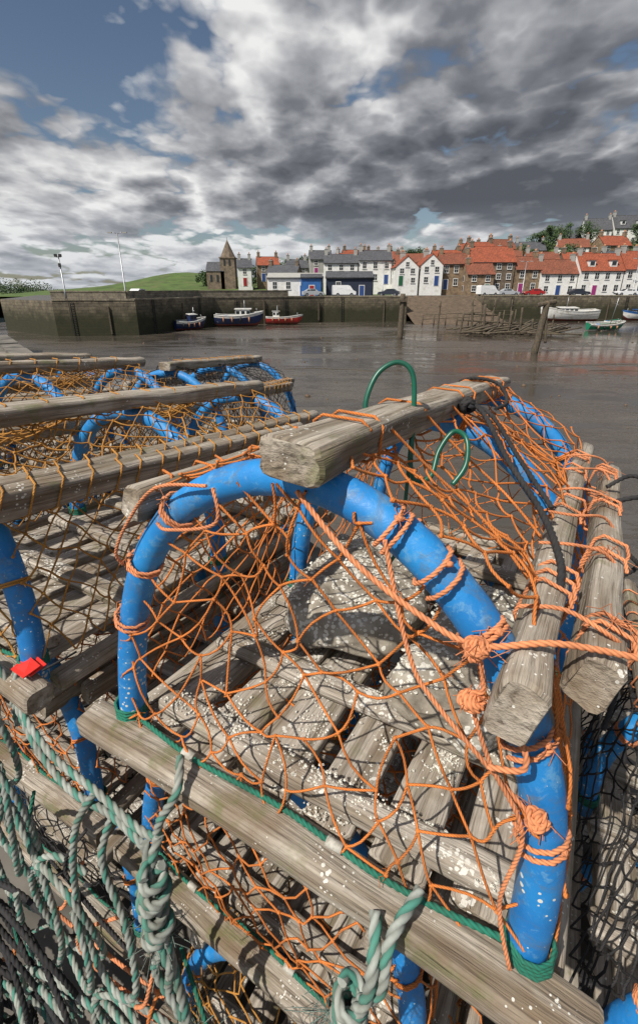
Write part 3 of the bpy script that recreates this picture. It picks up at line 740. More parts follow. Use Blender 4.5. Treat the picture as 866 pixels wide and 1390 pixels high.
# ------------------------------------------------------------------ buildings
def house(name,x,y,z,w,d,h,rh,wall,roof,floors=2,bays=3,yaw=0,gable=False,chim=(0,1),door=None,found=3.0,trim=TRIM,dormer=0):
    e=empty(name,Matrix.Translation((x,y,z))@Matrix.Rotation(yaw,4,'Z'))
    b=B()
    if gable: W_,D_=d,w
    else: W_,D_=w,d
    Mx=Matrix.Rotation(math.pi/2,4,'Z') if gable else Matrix.Identity(4)
    def T(p): return Mx@V(p)
    hw,hd=W_/2,D_/2
    for a,c in (((-hw,-hd),(hw,-hd)),((hw,hd),(-hw,hd))):
        l=W_; b.poly([T((*a,-found)),T((*c,-found)),T((*c,h)),T((*a,h))],wall,[(0,-found),(l,-found),(l,h),(0,h)])
    for sx in (1,-1):
        a=(sx*hw,-hd*sx);c=(sx*hw,hd*sx)
        b.poly([T((*a,-found)),T((*c,-found)),T((*c,h)),T((sx*hw,0,h+rh)),T((*a,h))],wall,[(0,-found),(D_,-found),(D_,h),(D_/2,h+rh),(0,h)])
    b.obj('walls',e)
    r=B();ov=.25;sl=math.hypot(hd,rh);tk=.14;ex=.12
    for s in (-1,1):
        n=V((0,s*rh,hd)).normalized()*tk
        e0=V((-hw-ex,s*(hd+ov),h-ov*rh/hd+.02));e1=V((hw+ex,s*(hd+ov),h-ov*rh/hd+.02));r0=V((-hw-ex,0,h+rh+.02));r1=V((hw+ex,0,h+rh+.02))
        top=[e0+n,e1+n,r1+n,r0+n]
        if s>0: top=[e1+n,e0+n,r0+n,r1+n]
        r.poly([T(p) for p in top],roof,[(0,0),(W_,0),(W_,sl),(0,sl)])
        for qd in ((e0,e1,e1+n,e0+n),(e0,e0+n,r0+n,r0),(e1,r1,r1+n,e1+n)): r.poly([T(p) for p in qd],roof)
    rg=T((0,0,h+rh+.12)); r.box(rg,((W_+.3,.3,.14) if not gable else (.3,W_+.3,.14)),roof)
    r.obj('roof',e)
    c=B()
    for q in chim:
        cx=(-hw+.55)+(W_-1.1)*q; p=T((cx,0,h+rh+.3)); s=(.75,1.2,1.7) if not gable else (1.2,.75,1.7)
        c.box(p,s,wall if wall not in(WHITE,) else GREYR); c.box(p+V((0,0,.9)),(s[0]+.14,s[1]+.14,.14),GREYR)
        for k in(-.3,0,.3):
            pp=p+V((0,k,.95)) if not gable else p+V((k,0,.95))
            c.tube([pp,pp+V((0,0,.5))],[.13,.10],POT,8)
    if chim: c.obj('chimneys',e)
    wn=B();dr=door if door is not None else R.choice(DOORS)
    fw=w;fy=-(d/2)
    def win(cx,cz,ww,hh,dp=fy):
        wn.box((cx,dp-.012,cz),(ww+.26,.05,hh+.26),trim); wn.box((cx,dp-.03,cz),(ww,.06,hh),GL)
        wn.box((cx,dp-.055,cz),(ww,.05,.06),TRIM); wn.box((cx,dp-.056,cz),(.05,.05,hh),TRIM)
        wn.box((cx,dp-.07,cz-hh/2-.12),(ww+.3,.16,.1),trim)
    fh=h/floors;db=R.randrange(bays)
    for f in range(floors):
        for i in range(bays):
            cx=-fw/2+fw*(i+.5)/bays+R.uniform(-.12,.12)
            if f==0 and i==db:
                wn.box((cx,fy-.02,1.05),(1.25,.08,2.25),trim); wn.box((cx,fy-.05,1.02),(.95,.08,2.05),dr)
            else: win(cx,f*fh+fh*.58,.85,min(1.35,fh*.5))
    if gable: win(0,h+rh*.25,.7,.9)
    for s in (-1,1):
        for f in range(floors):
            xx=s*w/2; wn.box((xx+s*.02,0,f*fh+fh*.58),(.06,.95,1.25),trim); wn.box((xx+s*.04,0,f*fh+fh*.58),(.06,.75,1.05),GL)
    if not gable:
        wn.tube([(-fw/2,fy-.3,h-.1),(fw/2,fy-.3,h-.1)],.07,DARKM,6); wn.tube([(fw/2-.15,fy-.08,0),(fw/2-.15,fy-.08,h-.2)],.05,DARKM,6)
    for k in range(dormer):
        cx=-fw/2+fw*(k+.5)/dormer; yy=fy+d*.16; zz=h+rh*.42
        wn.box((cx,yy+.3,zz),(1.5,1.8,1.3),wall); wn.box((cx,yy-.62,zz+.05),(1.1,.06,.95),TRIM); wn.box((cx,yy-.64,zz+.05),(.95,.06,.8),GL)
        wn.box((cx,yy+.25,zz+.72),(1.8,2.1,.14),roof)
    wn.obj('windows_and_door',e)
    return e
house('harbour_office',-5.1,113,4.5,11.9,7,3.6,.9,WHITE,GREYR,1,4,chim=())
house('boat_shed',6.6,113,4.5,10,8,3.6,1.2,NAVY,SLATE,1,2,chim=(),door=DOORS[1])
house('blue_shed',-1.6,109.5,4.5,4.4,4,3.6,.6,BLUEB,SLATE,1,1,chim=())
house('white_house',5.3,127,7,8.2,7,4.6,2.0,WHITE,SLATE,2,3)
house('white_house',13.5,127,7,7.9,7,5.2,2.2,WHITE,SLATE,2,3,dormer=0)
house('gabled_white_house',20.0,121,6.6,5.2,8,3.9,2.2,WHITE,RED,2,2,gable=True,chim=(1,))
house('gabled_white_house',25.6,121,6.6,5,8,4.3,2.2,WHITE,RED,2,2,gable=True,chim=(1,))
house('stone_house',31.6,122,5.8,7.2,7,5.4,2.3,STONE,RED2,2,3)
house('stone_house',40.2,123,5.2,10,8,6.4,3.4,STONE2,RED,3,4)
house('stone_house',48.2,122,5,5.8,7,5.0,2.8,STONE,RED2,2,2,chim=(1,))
house('stone_house',36,117,4.8,6,6,4.1,2.2,STONE,RED2,2,2,chim=(0,))
house('terraced_house',55.2,121,4.6,8.4,7,4.5,3.0,WHITE,RED2,2,3,yaw=-.03)
house('terraced_house',64.2,120,4.6,9.6,7.5,5.1,3.6,WHITE,RED,2,4,yaw=-.04,dormer=2)
house('terraced_house',74.4,119.6,4.6,10.6,7.5,5.4,3.8,WHITE,RED,2,4,yaw=-.04)
house('terraced_house',85.4,119,4.6,11,7.5,5.8,4.0,CREAM,RED2,2,4,yaw=-.05)
house('terraced_house',97,118.2,4.6,11.6,7.5,6.0,4.1,WHITE,RED,2,4,yaw=-.06)
for t in [(.3,146,9.2,6,7,4.2,2.3,GREYR,SLATE,2,2),(8.4,147,9.0,7.4,7,3.9,2.2,WHITE,RED,2,3),(16.4,147,9.2,8.4,7,4.3,2.3,STONE,RED,2,3),
          (26,146,8.4,9,7,4.2,2.3,STONE2,RED2,2,3),(36,148,9.0,8,7,4.6,2.3,STONE,RED,2,3),(44.5,146,9.4,7.4,7,5.6,2.8,STONE2,RED,2,3),
          (52,143,8.0,6.5,7,4.8,2.8,STONE,RED2,2,2),(60,141,7.6,8.5,7,4.6,2.8,GREYR,RED2,2,3),(70,141,7.6,9,7,4.4,2.9,STONE2,RED,2,3),(81,141,7.8,10,7,4.4,3.0,WHITE,SLATE,2,3),
          (-14.5,146,7.8,6,7,4.1,2.2,STONE,RED,2,2),(-6.5,150,7.6,6,7,3.8,2.2,GREYR,SLATE,2,2),(-20.4,142,6.6,3.8,6,4.6,2.2,WHITE,SLATE,2,1),(-9,134,5.6,8,7,3.8,2.1,STONE2,SLATE,2,3),
          (12,168,11.6,9,7,3.6,2.1,STONE2,RED,2,3),(23,170,11.6,9,7,3.4,2.0,GREYR,RED2,2,3),(57,166,12.4,8,7,5,2.8,STONE2,RED2,2,3),(48,168,12.0,7,7,4.8,2.4,STONE,RED,2,2),(68,170,12.8,9,7,4.4,2.6,GREYR,SLATE,2,3),
          (80,166,13.6,9,7,4.2,2.6,WHITE,RED2,2,3),(91,164,13.8,9,7,4.4,2.8,STONE,RED,2,3)]:
    nm={WHITE:'white_house',GREYR:'grey_house',STONE:'stone_house',STONE2:'stone_house'}[t[7]]
    house(nm,*t[:9],t[9],t[10],found=6,yaw=R.uniform(-.3,.3))
house('white_house',101,194,20.6,9,8,4.8,4,WHITE,SLATE,2,3,found=6,yaw=-.2)
house('white_house',112,194,20.8,11,8,5.2,4.4,WHITE,SLATE,2,4,found=6,yaw=-.1,dormer=2)
house('white_house',90,190,18,7,7,3.5,2.5,WHITE,SLATE,2,3,found=6)
e=empty('stone_church',Matrix.Translation((-25.5,146,8.4))); b=B()
b.box((0,0,1.2),(4.0,4.0,8.4),STONE2); b.box((0,0,5.5),(4.4,4.4,.3),STONE2)
for k in range(8):
    a0=2*math.pi*k/8+math.pi/8;a1=2*math.pi*(k+1)/8+math.pi/8;r0=2.15
    b.poly([(math.cos(a0)*r0,math.sin(a0)*r0,5.65),(math.cos(a1)*r0,math.sin(a1)*r0,5.65),(0,0,10.2)],STONE2)
b.box((0,0,10.3),(.12,.12,.9),METAL)
b.box((-3.5,1,-.4),(5,6,5),STONE2)
b.poly([(-6.2,-2.2,2.05),(-1,-2.2,2.05),(-1,1,4.6),(-6.2,1,4.6)],SLATE); b.poly([(-1,4.2,2.05),(-6.2,4.2,2.05),(-6.2,1,4.6),(-1,1,4.6)],SLATE)
b.poly([(-6,-2,2.0),(-6,1,4.5),(-6,4,2.0)],STONE2)
for s in(-1,1): b.box((s*.7,-2.02,4.2),(.5,.1,1.5),GL)
for k in range(2): b.box((-2.9-1.8*k,-2.02,0.2),(.6,.1,1.8),GL)
b.obj('tower_and_nave',e)
# ------------------------------------------------------------------ trees
def tree(name,x,y,z,h,rad,clumps=26,leaf=.32,per=110):
    e=empty(name,Matrix.Translation((x,y,z))); b=B()
    b.tube([(0,0,-1),(.1,0,h*.3),(-.1,.1,h*.6),(0,0,h*.85)],[h*.035,h*.028,h*.018,h*.006],BARK,8)
    cl=[]
    for k in range(clumps):
        a=R.uniform(0,6.28);u=R.uniform(0,1)**.6;zz=R.uniform(.25,1);rr=rad*u*math.sin(math.pi*min(.98,max(.12,zz*.85)))**.6
        cl.append(V((math.cos(a)*rr,math.sin(a)*rr,h*zz)))
    for c in cl[::3]: b.tube([(0,0,h*.3),c*.5+V((0,0,h*.2)),c],[h*.014,h*.009,h*.003],BARK,5)
    b.obj('trunk',e); l=B();mi=l.mi(LEAF)
    for c in cl:
        s=rad*R.uniform(.22,.42)
        for _ in range(per):
            d=V((R.gauss(0,1),R.gauss(0,1),R.gauss(0,.8)));d=d.normalized()*s*R.uniform(.4,1.1);p=c+d
            u=V((R.gauss(0,1),R.gauss(0,1),R.gauss(0,1))).normalized()*leaf*R.uniform(.5,1);w=u.orthogonal().normalized()*leaf*R.uniform(.3,.6)
            b0=len(l.v);l.v.extend([p-u,p+w,p+u,p-w]);l.face((b0,b0+1,b0+2,b0+3),((0,0),(1,0),(1,1),(0,1)),mi)
    l.obj('crown',e)
for (x,y,h,r) in ((118,176,15,8),(127,176,16,9),(110,176,7,4),(135,180,15,8),(94,186,6,4),(84,184,6,4),(78,176,6.5,4),(72,172,6,4),(62,158,6,3.5),(-12,160,6,4),(-4,158,6.5,4),(4,160,6,3.5),(-30,150,5,3.5),(-34,155,4,3),(30,160,6,4),(-18,155,5.5,3.5),(98,150,7,4),(52,154,6,3.5),(104,172,7,4),(74,155,6,4),(-10,140,4.5,3),(32,135,4,3)):
    tree('broadleaf_tree',x,y,th(x,y)-.3,h,r,20,.38,80)
tree('distant_trees',-166,286,-.5,7.5,14,24,.6,90)
tree('distant_trees',-190,300,-.5,8,16,24,.6,90)
b=B()
for k in range(24):
    a0=2*math.pi*k/24;a1=2*math.pi*(k+1)/24
    b.poly([(-180+60*math.cos(a0),300+14*math.sin(a0),-.5),(-180+60*math.cos(a1),300+14*math.sin(a1),-.5),(-180+40*math.cos(a1),300+6*math.sin(a1),3.6),(-180+40*math.cos(a0),300+6*math.sin(a0),3.6)],GRASS)
b.poly([(-180+40*math.cos(2*math.pi*k/24),300+6*math.sin(2*math.pi*k/24),3.6) for k in range(24)],GRASS); b.obj('headland')
# ------------------------------------------------------------------ boats
def boat(name,x,y,z,Lb,Bm,Hb,yaw,hull,top,boot,cabin=None,mast=0,roll=0,cabx=-.1,cabmat=None):
    e=empty(name,Matrix.Translation((x,y,z))@Matrix.Rotation(yaw,4,'Z')@Matrix.Rotation(roll,4,'X'))
    b=B();n=18;sec=[]
    for i in range(n+1):
        f=i/n; xx=-Lb/2+Lb*f
        bw=Bm/2*(max(0,1-((f-.42)/.60)**2)**.55 if f>.42 else (1-((.42-f)/.42)**2*.28))
        if f>.995: bw=.03
        sh=Hb*(1+.38*max(0,(f-.35)/.65)**2+.10*max(0,(.35-f)/.35)**2); keel=Hb*.02+Hb*.5*max(0,(f-.86)/.14)**2
        pr=[]
        for k in range(7):
            g_=k/6; wy=bw*(math.sin(g_*math.pi/2)**.55)*(.82+.18*g_); zz=keel+(sh-keel)*g_**1.35
            pr.append((xx+ .35*max(0,(f-.9)/.1)*g_,wy,zz))
        sec.append(pr)
    mh,mt,mb=b.mi(hull),b.mi(top),b.mi(boot)
    for s in(-1,1):
        b0=len(b.v)
        for pr in sec:
            for p in pr: b.v.append(V((p[0],p[1]*s,p[2])))
        for i in range(n):
            for k in range(6):
                q=b0+i*7+k; f=(q,q+7,q+8,q+1) if s<0 else (q,q+1,q+8,q+7)
                b.face(f,((0,0),(1,0),(1,1),(0,1)),mb if k<2 else (mh if k<5 else mt),True)
    tr=[V((p[0],-p[1],p[2])) for p in sec[0]]+[V((p[0],p[1],p[2])) for p in sec[0]][::-1]; b.poly(tr[::-1],hull)
    for i in range(n):
        a,c=sec[i][-1],sec[i+1][-1]; dz=-.3*Hb
        b.poly([V((a[0],-a[1]*.94,a[2]+dz)),V((c[0],-c[1]*.94,c[2]+dz)),V((c[0],c[1]*.94,c[2]+dz)),V((a[0],a[1]*.94,a[2]+dz))],MWD)
    for s in(-1,1): b.tube([V((p[-1][0],p[-1][1]*s,p[-1][2])) for p in sec],.06,top,6)
    b.tube([(-Lb*.45,0,.05),(Lb*.3,0,.02),(Lb*.47,0,Hb*.5)],.06,boot,6)
    b.obj('hull',e)
    c=B()
    if cabin:
        cl,cw,ch=cabin; cx=cabx*Lb; z0=Hb*.65; cm=cabmat or top
        pts=[(-cl/2,0),(cl/2,0),(cl/2-.08,ch*.55),(cl/2-.25,ch),(-cl/2,ch)]
        for s in(-1,1):
            p=[V((cx+a,s*cw/2*(1 if q_<ch*.5 else .92),z0+q_)) for a,q_ in pts]; c.poly(p if s<0 else p[::-1],cm)
        for i in range(5):
            a=pts[i];d=pts[(i+1)%5]; fa=1 if a[1]<ch*.5 else .92; fd=1 if d[1]<ch*.5 else .92
            c.poly([V((cx+a[0],-cw/2*fa,z0+a[1])),V((cx+a[0],cw/2*fa,z0+a[1])),V((cx+d[0],cw/2*fd,z0+d[1])),V((cx+d[0],-cw/2*fd,z0+d[1]))],cm)
        c.box((cx-.05,0,z0+ch+.04),(cl+.2,cw+.1,.09),top)
        nwin=max(2,int(cl/.7))
        for s in(-1,1):
            for k in range(nwin): c.box((cx-cl/2+cl*(k+.5)/nwin-.05,s*cw*.475,z0+ch*.70),(cl/nwin*.66,.05,ch*.28),GL)
        for k in(-1,0,1): c.box((cx+cl/2-.14,k*cw*.29,z0+ch*.75),(.06,cw*.22,ch*.26),GL,tilt=Matrix.Rotation(-.35,3,'Y'))
    if mast:
        c.tube([(cabx*Lb+.2,0,Hb*.6),(cabx*Lb+.2,0,Hb+mast)],.05,METAL,6); c.tube([(cabx*Lb+.2,0,Hb+mast*.8),(-Lb*.42,0,Hb)],.015,DARKM,4); c.tube([(cabx*Lb+.2,0,Hb+mast*.9),(Lb*.48,0,Hb*1.3)],.015,DARKM,4)
        c.tube([(cabx*Lb+.2,-.4,Hb+mast*.75),(cabx*Lb+.2,.4,Hb+mast*.75)],.03,METAL,5)
    for k in range(4):
        c.tube([(-Lb*.3+k*Lb*.18,-Bm*.5,Hb*.9),(-Lb*.3+k*Lb*.18,-Bm*.52,Hb*.45)],.11,R.choice((DARKM,POT)),8)
    for k in range(5): c.box((-Lb*.42+R.uniform(0,Lb*.25),R.uniform(-.3,.3)*Bm,Hb*.82),(R.uniform(.3,.6),R.uniform(.3,.5),R.uniform(.2,.45)),R.choice((POT,BLUEB,MWD,GREYR)),R.random())
    c.tube([(Lb*.40,0,Hb*1.1),(Lb*.40,0,Hb*1.65)],.04,METAL,6)
    c.obj('cabin_and_gear',e); return e
pNavy=paint('navy_hull_paint',(.02,.035,.11),.3,(.05,.05,.05)); pW=paint('white_boat_paint',(.75,.74,.70),.3,(.5,.45,.36)); pRed=paint('red_hull_paint',(.45,.03,.025),.35,(.2,.05,.03))
pGreen=paint('green_hull_paint',(.02,.22,.12),.35); pAnti=paint('antifoul_paint',(.20,.05,.035),.8,(.08,.06,.04)); pBlk=paint('black_boot_paint',(.03,.03,.03),.6)
boat('fishing_boat',-13.6,84.0,.05,7.8,2.6,1.75,.08,pNavy,pW,pAnti,(2.6,1.7,1.6),2.4,.05,.12,pW)
boat('small_fishing_boat',-20.0,76.5,.05,5.0,1.9,1.3,.75,pNavy,pW,pAnti,(1.2,1.1,1.4),2.0,.1,.1,pNavy)
boat('red_fishing_boat',-6.3,88.3,.05,6.2,2.0,1.2,.05,pRed,pW,pAnti,(1.2,1.2,1.4),2.0,-.06,-.2,pW)
boat('white_motor_boat',48.5,97,.05,10.6,3.0,2.0,math.pi-.05,pW,pW,pAnti,(3.4,2.0,1.2),2.5,-.08,0.05,pW)
boat('green_sailing_dinghy',43.8,76,.05,5.6,1.9,.95,.1,pGreen,pW,pW,None,3.8,.18,.1)
boat('white_rowing_boat',52,88,.02,3.6,1.4,.6,.5,pW,pGreen,pW,None,0,.1)
boat('white_motor_boat',64,100,.05,7,2.4,1.4,math.pi+.2,pW,BLUEB,pAnti,(2.0,1.5,1.1),1.5,0,.0,pW)
# ------------------------------------------------------------------ vehicles
def vehicle(name,x,y,z,yaw,body,van=False):
    e=empty(name,Matrix.Translation((x,y,z))@Matrix.Rotation(yaw,4,'Z')); b=B()
    if van: pr=[(-2.3,.35),(2.3,.35),(2.32,.9),(1.75,1.15),(1.15,1.95),(.7,2.1),(-2.2,2.1),(-2.32,1.9)];w=.92
    else: pr=[(-2.1,.32),(2.1,.32),(2.15,.7),(1.9,.85),(1.0,.95),(.35,1.40),(-.9,1.45),(-1.7,1.0),(-2.12,.92)];w=.85
    def yw(zz): return w*(1-.12*max(0,(zz-.95)))
    for s in(-1,1):
        p=[V((a,s*yw(c),c)) for a,c in pr]; b.poly(p if s<0 else p[::-1],body)
    n=len(pr)
    for i in range(n):
        a=pr[i];c=pr[(i+1)%n]; b.poly([V((a[0],-yw(a[1]),a[1])),V((a[0],yw(a[1]),a[1])),V((c[0],yw(c[1]),c[1])),V((c[0],-yw(c[1]),c[1]))],body,smooth=False)
    for s in(-1,1):
        for xx in(-1.35,1.4):
            b.tube([(xx,s*(w-.16),.33),(xx,s*(w+.03),.33)],.34,DARKM,16); b.tube([(xx,s*(w+.0),.33),(xx,s*(w+.045),.33)],.19,METAL,12)
        if van: b.poly([V((.65,s*(w-.085),1.25)),V((1.5,s*(w-.03),1.2)),V((1.08,s*(w-.11),1.85)),V((.65,s*(w-.115),1.9))][::(1 if s>0 else -1)],GL)
        else:
            b.box((-.15,s*(w-.025),1.17),(1.0,.03,.30),GL);b.box((-1.0,s*(w-.02),1.15),(.5,.03,.22),GL)
        b.box((2.14 if not van else 2.31,s*.6,.72),(.06,.3,.16),TRIM)
    if van: b.poly([V((1.74,-.78,1.2)),V((1.74,.78,1.2)),V((1.2,.7,1.93)),V((1.2,-.7,1.93))],GL)
    else:
        b.poly([V((.98,-.72,1.0)),V((.98,.72,1.0)),V((.42,.66,1.39)),V((.42,-.66,1.39))],GL)
    b.box((2.2 if not van else 2.36,0,.45),(.1,w*1.9,.2),DARKM)
    b.obj('body',e)
cW=paint('white_car_paint',(.78,.78,.77),.25);cS=paint('silver_car_paint',(.4,.42,.44),.3);cR=paint('red_car_paint',(.4,.02,.02),.25);cD=paint('dark_car_paint',(.03,.035,.05),.25)
vehicle('delivery_van',5.0,102,4.502,.1,cW,True); vehicle('parked_car',14.2,103,4.502,2.8,cD); vehicle('delivery_van',36.5,110,4.502,.3,cW,True)
vehicle('parked_car',41,110,4.502,0,cS); vehicle('parked_car',46.5,110,4.502,3.1,cR); vehicle('parked_car',-1.2,101.5,4.502,.2,cS)
vehicle('parked_car',56,109.5,4.502,0,cD); vehicle('parked_car',66,109,4.502,3.1,cW); vehicle('parked_car',-29,82,4.502,1.3,cW)
# ------------------------------------------------------------------ street lamps, posts
def lamp(name,x,y,z,h,kind=0):
    e=empty(name,Matrix.Translation((x,y,z)));b=B()
    b.tube([(0,0,0),(0,0,1.2),(0,0,1.25),(0,0,h)],[.14,.14,.10,.07],METAL,10)
    if kind==0:
        for s in(-1,1):
            b.tube([(0,0,h-.05),(s*.5,0,h+.08),(s*.85,0,h+.1)],.045,METAL,6); b.box((s*1.05,0,h+.08),(.6,.26,.15),GREYR)
    else:
        b.tube([(-.35,0,h-.2),(.35,0,h-.2)],.04,METAL,6)
        for s in(-1,1): b.box((s*.3,-.12,h),(.36,.2,.36),DARKM)
        b.box((0,-.1,h-1.2),(.3,.2,.5),DARKM)
    b.obj('post_and_lamps',e)
lamp('street_lamp',-28,73.5,4.5,8.6,0); lamp('floodlight_post',-35,70,4.5,5.6,1)
lamp('street_lamp',46,115,4.5,7,0); lamp('street_lamp',70,113.5,4.5,7.5,0); lamp('street_lamp',14,112,4.5,6.5,0)
def pile(name,x,y,h,r,lean=(0,0)):
    b=B();n=8;pts=[(x+lean[0]*i/n+.03*R.uniform(-1,1),y+lean[1]*i/n,-.4+(h+.4)*i/n) for i in range(n+1)]
    b.tube(pts,[r*(1.1-.2*i/n) for i in range(n+1)],MWD,12); return b
b=pile('p',10.3,62.5,5.4,.33,(.05,0)); b.box((10.3,62.2,4.6),(1.0,.28,.28),MWD); b.box((10.7,62.5,3.2),(.28,.3,2.8),MWD); b.obj('mooring_post')
b=pile('p',21.4,48.3,4.9,.31,(.5,0)); b.bar((20.9,48.2,4.5),(22.7,48.3,4.85),.42,.40,MWD); b.bar((21.9,48.3,4.2),(22.3,48.2,1.0),.24,.24,MWD); b.obj('mooring_post')
for x,y,h,r in ((22.5,73,4.6,.14),(24.8,76,4.9,.13),(27.5,79,4.4,.15),(19.2,80,4.2,.13),(31.5,82,4.3,.14),(33,70,2.6,.12)):
    b=pile('p',x,y,h,r,(R.uniform(-.25,.25),0)); b.box((x,y-.1,h*.8),(.5,.12,.14),MWD); b.obj('timber_stake')
b=B()
for k in range(60):
    x=R.uniform(19,32);y=R.uniform(66,76);l=R.uniform(2,6);a=R.gauss(.1,.35)
    b.bar((x,y,R.uniform(0,.5)),(x+l*math.cos(a),y+l*math.sin(a),R.uniform(.1,1.6)),.24,.22,MWD,5,.02)
for k in range(8):
    x=20+k*1.7; b.bar((x,70,-.2),(x+R.uniform(-.3,.3),70,R.uniform(1.8,4.0)),.26,.26,MWD,5,.02)
b.bar((19.5,70,1.9),(29,70.2,1.3),.2,.24,MWD,6,.02); b.bar((20.5,70.3,2.7),(25,70.2,2.5),.2,.24,MWD,6,.02)
b.obj('timber_jetty_wreck')
b=B()
for k in range(9):
    x=18+k*2;b.tube([(x,86.5,-.3),(x,86.5,1.8+.1*k)],.11,MWD,6)
for zz in(1.0,1.7): b.tube([(18,86.5,zz),(34,86.5,zz+.8)],.07,MWD,5)
b.obj('slip_fence')
b=B()
for k in range(5):
    x=R.uniform(-5,30);y=R.uniform(34,70);pts=[(x,y,.01)]
    for q in range(7): pts.append((pts[-1][0]+R.uniform(.5,3),pts[-1][1]+R.uniform(-1.2,1.2),.01))
    b.tube(pts,.02,MWD,5,sub=4)
b.obj('mooring_chains')
b=B()
for k in range(420):
    x=R.uniform(-22,60);y=R.uniform(14,95);b.knot(V((x,y,0)),R.uniform(.04,.16)*(.4+.6*R.random()),MSLIP)
b.obj('mud_stones')
# ------------------------------------------------------------------ world
SUN_DIR=V((-.45,-.42,.79)).normalized()
el=math.asin(SUN_DIR.z); az=math.atan2(SUN_DIR.x,SUN_DIR.y)
w=bpy.data.worlds.new('sky'); scene.world=w; w.use_nodes=True; nt=w.node_tree
bg=nt.nodes['Background']; out=nt.nodes['World Output']
sky=nt.nodes.new('ShaderNodeTexSky'); sky.sky_type='NISHITA'; sky.sun_disc=False; sky.sun_elevation=el; sky.sun_rotation=az
bg.inputs['Strength'].default_value=.07; L(nt,sky.outputs[0],bg.inputs[0])
tc=coord(nt,'Generated'); sp=nt.nodes.new('ShaderNodeSeparateXYZ'); L(nt,tc,sp.inputs[0])
zc=math_n(nt,'MAXIMUM',sp.outputs[2],0.0)
zz=math_n(nt,'ADD',zc,.24)
cb=nt.nodes.new('ShaderNodeCombineXYZ'); L(nt,math_n(nt,'DIVIDE',sp.outputs[0],zz),cb.inputs[0]); L(nt,math_n(nt,'DIVIDE',sp.outputs[1],zz),cb.inputs[1])
L(nt,math_n(nt,'DIVIDE',math_n(nt,'MULTIPLY',zc,2.4),zz),cb.inputs[2])
P0=cb.outputs[0]
def cloud(off,det,vdet):
    vec=mapping(nt,P0,(1,.75,1),loc=(3.1+off[0],1.7+off[1],.4+off[2]))
    n=noise_n(nt,vec,1.05,det,.55,.15)
    wv=nt.nodes.new('ShaderNodeVectorMath'); wv.operation='MULTIPLY_ADD'
    wn=noise_n(nt,vec,2.5,4,.6); L(nt,wn.outputs['Color'],wv.inputs[0]); wv.inputs[1].default_value=(.42,.42,.42); L(nt,vec,wv.inputs[2])
    v=nt.nodes.new('ShaderNodeTexVoronoi'); v.inputs['Scale'].default_value=2.9; v.inputs['Detail'].default_value=vdet; v.inputs['Roughness'].default_value=.6
    L(nt,wv.outputs[0],v.inputs['Vector'])
    v2=math_n(nt,'MULTIPLY',v.outputs['Distance'],v.outputs['Distance'])
    return math_n(nt,'SUBTRACT',n.outputs[0],math_n(nt,'MULTIPLY',math_n(nt,'SUBTRACT',v2,.25),.19))
def lobe(d,k):
    d=V(d).normalized(); dp=nt.nodes.new('ShaderNodeVectorMath'); dp.operation='DOT_PRODUCT'; L(nt,tc,dp.inputs[0]); dp.inputs[1].default_value=d
    return math_n(nt,'POWER',math_n(nt,'MAXIMUM',dp.outputs['Value'],0.0),k)
def bearing(px,py):
    u=(px-433)/640;v=(650-py)/640; return (u,.927+.3746*v,-.3746+.927*v)
d1=cloud((0,0,0),8,2); d2=cloud((-.05,-.02,.11),6,1)
hz=math_n(nt,'MULTIPLY_ADD',sp.outputs[2],-7,1.0,clamp=True)
D1=math_n(nt,'ADD',d1,.03)
for (px,py,k,a) in ((90,0,75,-.24),(230,20,160,-.08),(480,200,6,.11),(130,190,22,.14),(866,300,18,.08)):
    D1=math_n(nt,'ADD',D1,math_n(nt,'MULTIPLY',lobe(bearing(px,py),k),a))
D1=math_n(nt,'ADD',D1,math_n(nt,'MULTIPLY',hz,.02))
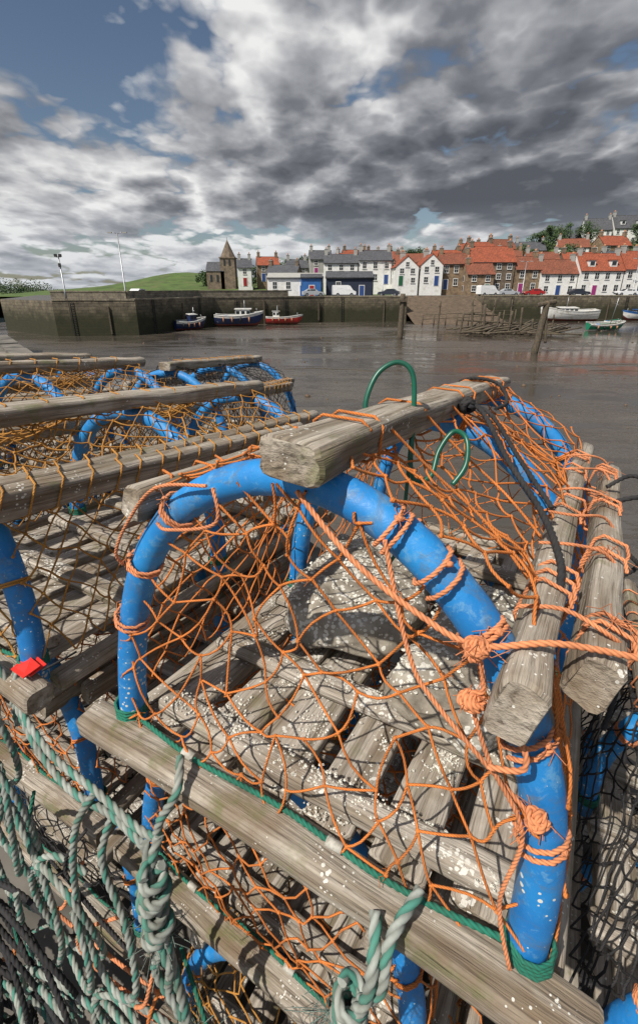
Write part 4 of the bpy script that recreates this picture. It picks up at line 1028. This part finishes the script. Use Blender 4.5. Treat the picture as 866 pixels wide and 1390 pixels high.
cover=ramp(nt,D1,[(.36,(0,0,0)),(.47,(1,1,1))]).outputs[0]
br=math_n(nt,'MULTIPLY_ADD',math_n(nt,'SUBTRACT',d1,d2),2.7,.66)
br=math_n(nt,'SUBTRACT',br,math_n(nt,'MULTIPLY',math_n(nt,'SUBTRACT',d1,.49),1.7))
for (px,py,k,a) in ((650,215,24,-.30),(840,190,26,-.20),(260,200,70,-.14),(50,140,90,-.08),(150,110,80,.08),(450,60,30,.06),(200,320,60,.08),(620,310,80,.08)):
    br=math_n(nt,'ADD',br,math_n(nt,'MULTIPLY',lobe(bearing(px,py),k),a))
cc=ramp(nt,br,[(.06,(.105,.113,.133)),(.34,(.20,.21,.235)),(.58,(.39,.40,.425)),(.80,(.66,.66,.67)),(1.0,(.90,.90,.89))])
ccol=mix(nt,math_n(nt,'MULTIPLY',hz,.45),cc.outputs[0],(.50,.55,.62))
bg2=nt.nodes.new('ShaderNodeBackground'); L(nt,ccol,bg2.inputs[0]); bg2.inputs[1].default_value=.95
ms_=nt.nodes.new('ShaderNodeMixShader'); L(nt,cover,ms_.inputs[0]); L(nt,bg.outputs[0],ms_.inputs[1]); L(nt,bg2.outputs[0],ms_.inputs[2]); L(nt,ms_.outputs[0],out.inputs[0])
try: w.cycles.sampling_method='NONE'
except Exception as ex: print(ex)
sd=bpy.data.lights.new('sun','SUN'); sd.energy=5.0; sd.angle=math.radians(.5); sd.color=(1,.95,.87)
so=bpy.data.objects.new('sun',sd); scene.collection.objects.link(so); so.rotation_euler=SUN_DIR.to_track_quat('Z','Y').to_euler()
cd=bpy.data.cameras.new('camera'); cam=bpy.data.objects.new('camera',cd); scene.collection.objects.link(cam); scene.camera=cam
cam.location=(0,0,CZ); cam.rotation_euler=(math.radians(90-22),0,0)
cd.sensor_fit='AUTO'; cd.sensor_width=36; cd.lens=640/1390*36; cd.shift_y=-45/1390; cd.clip_start=.02; cd.clip_end=20000
scene.view_settings.view_transform='Standard'; scene.view_settings.look='None'; scene.view_settings.exposure=0
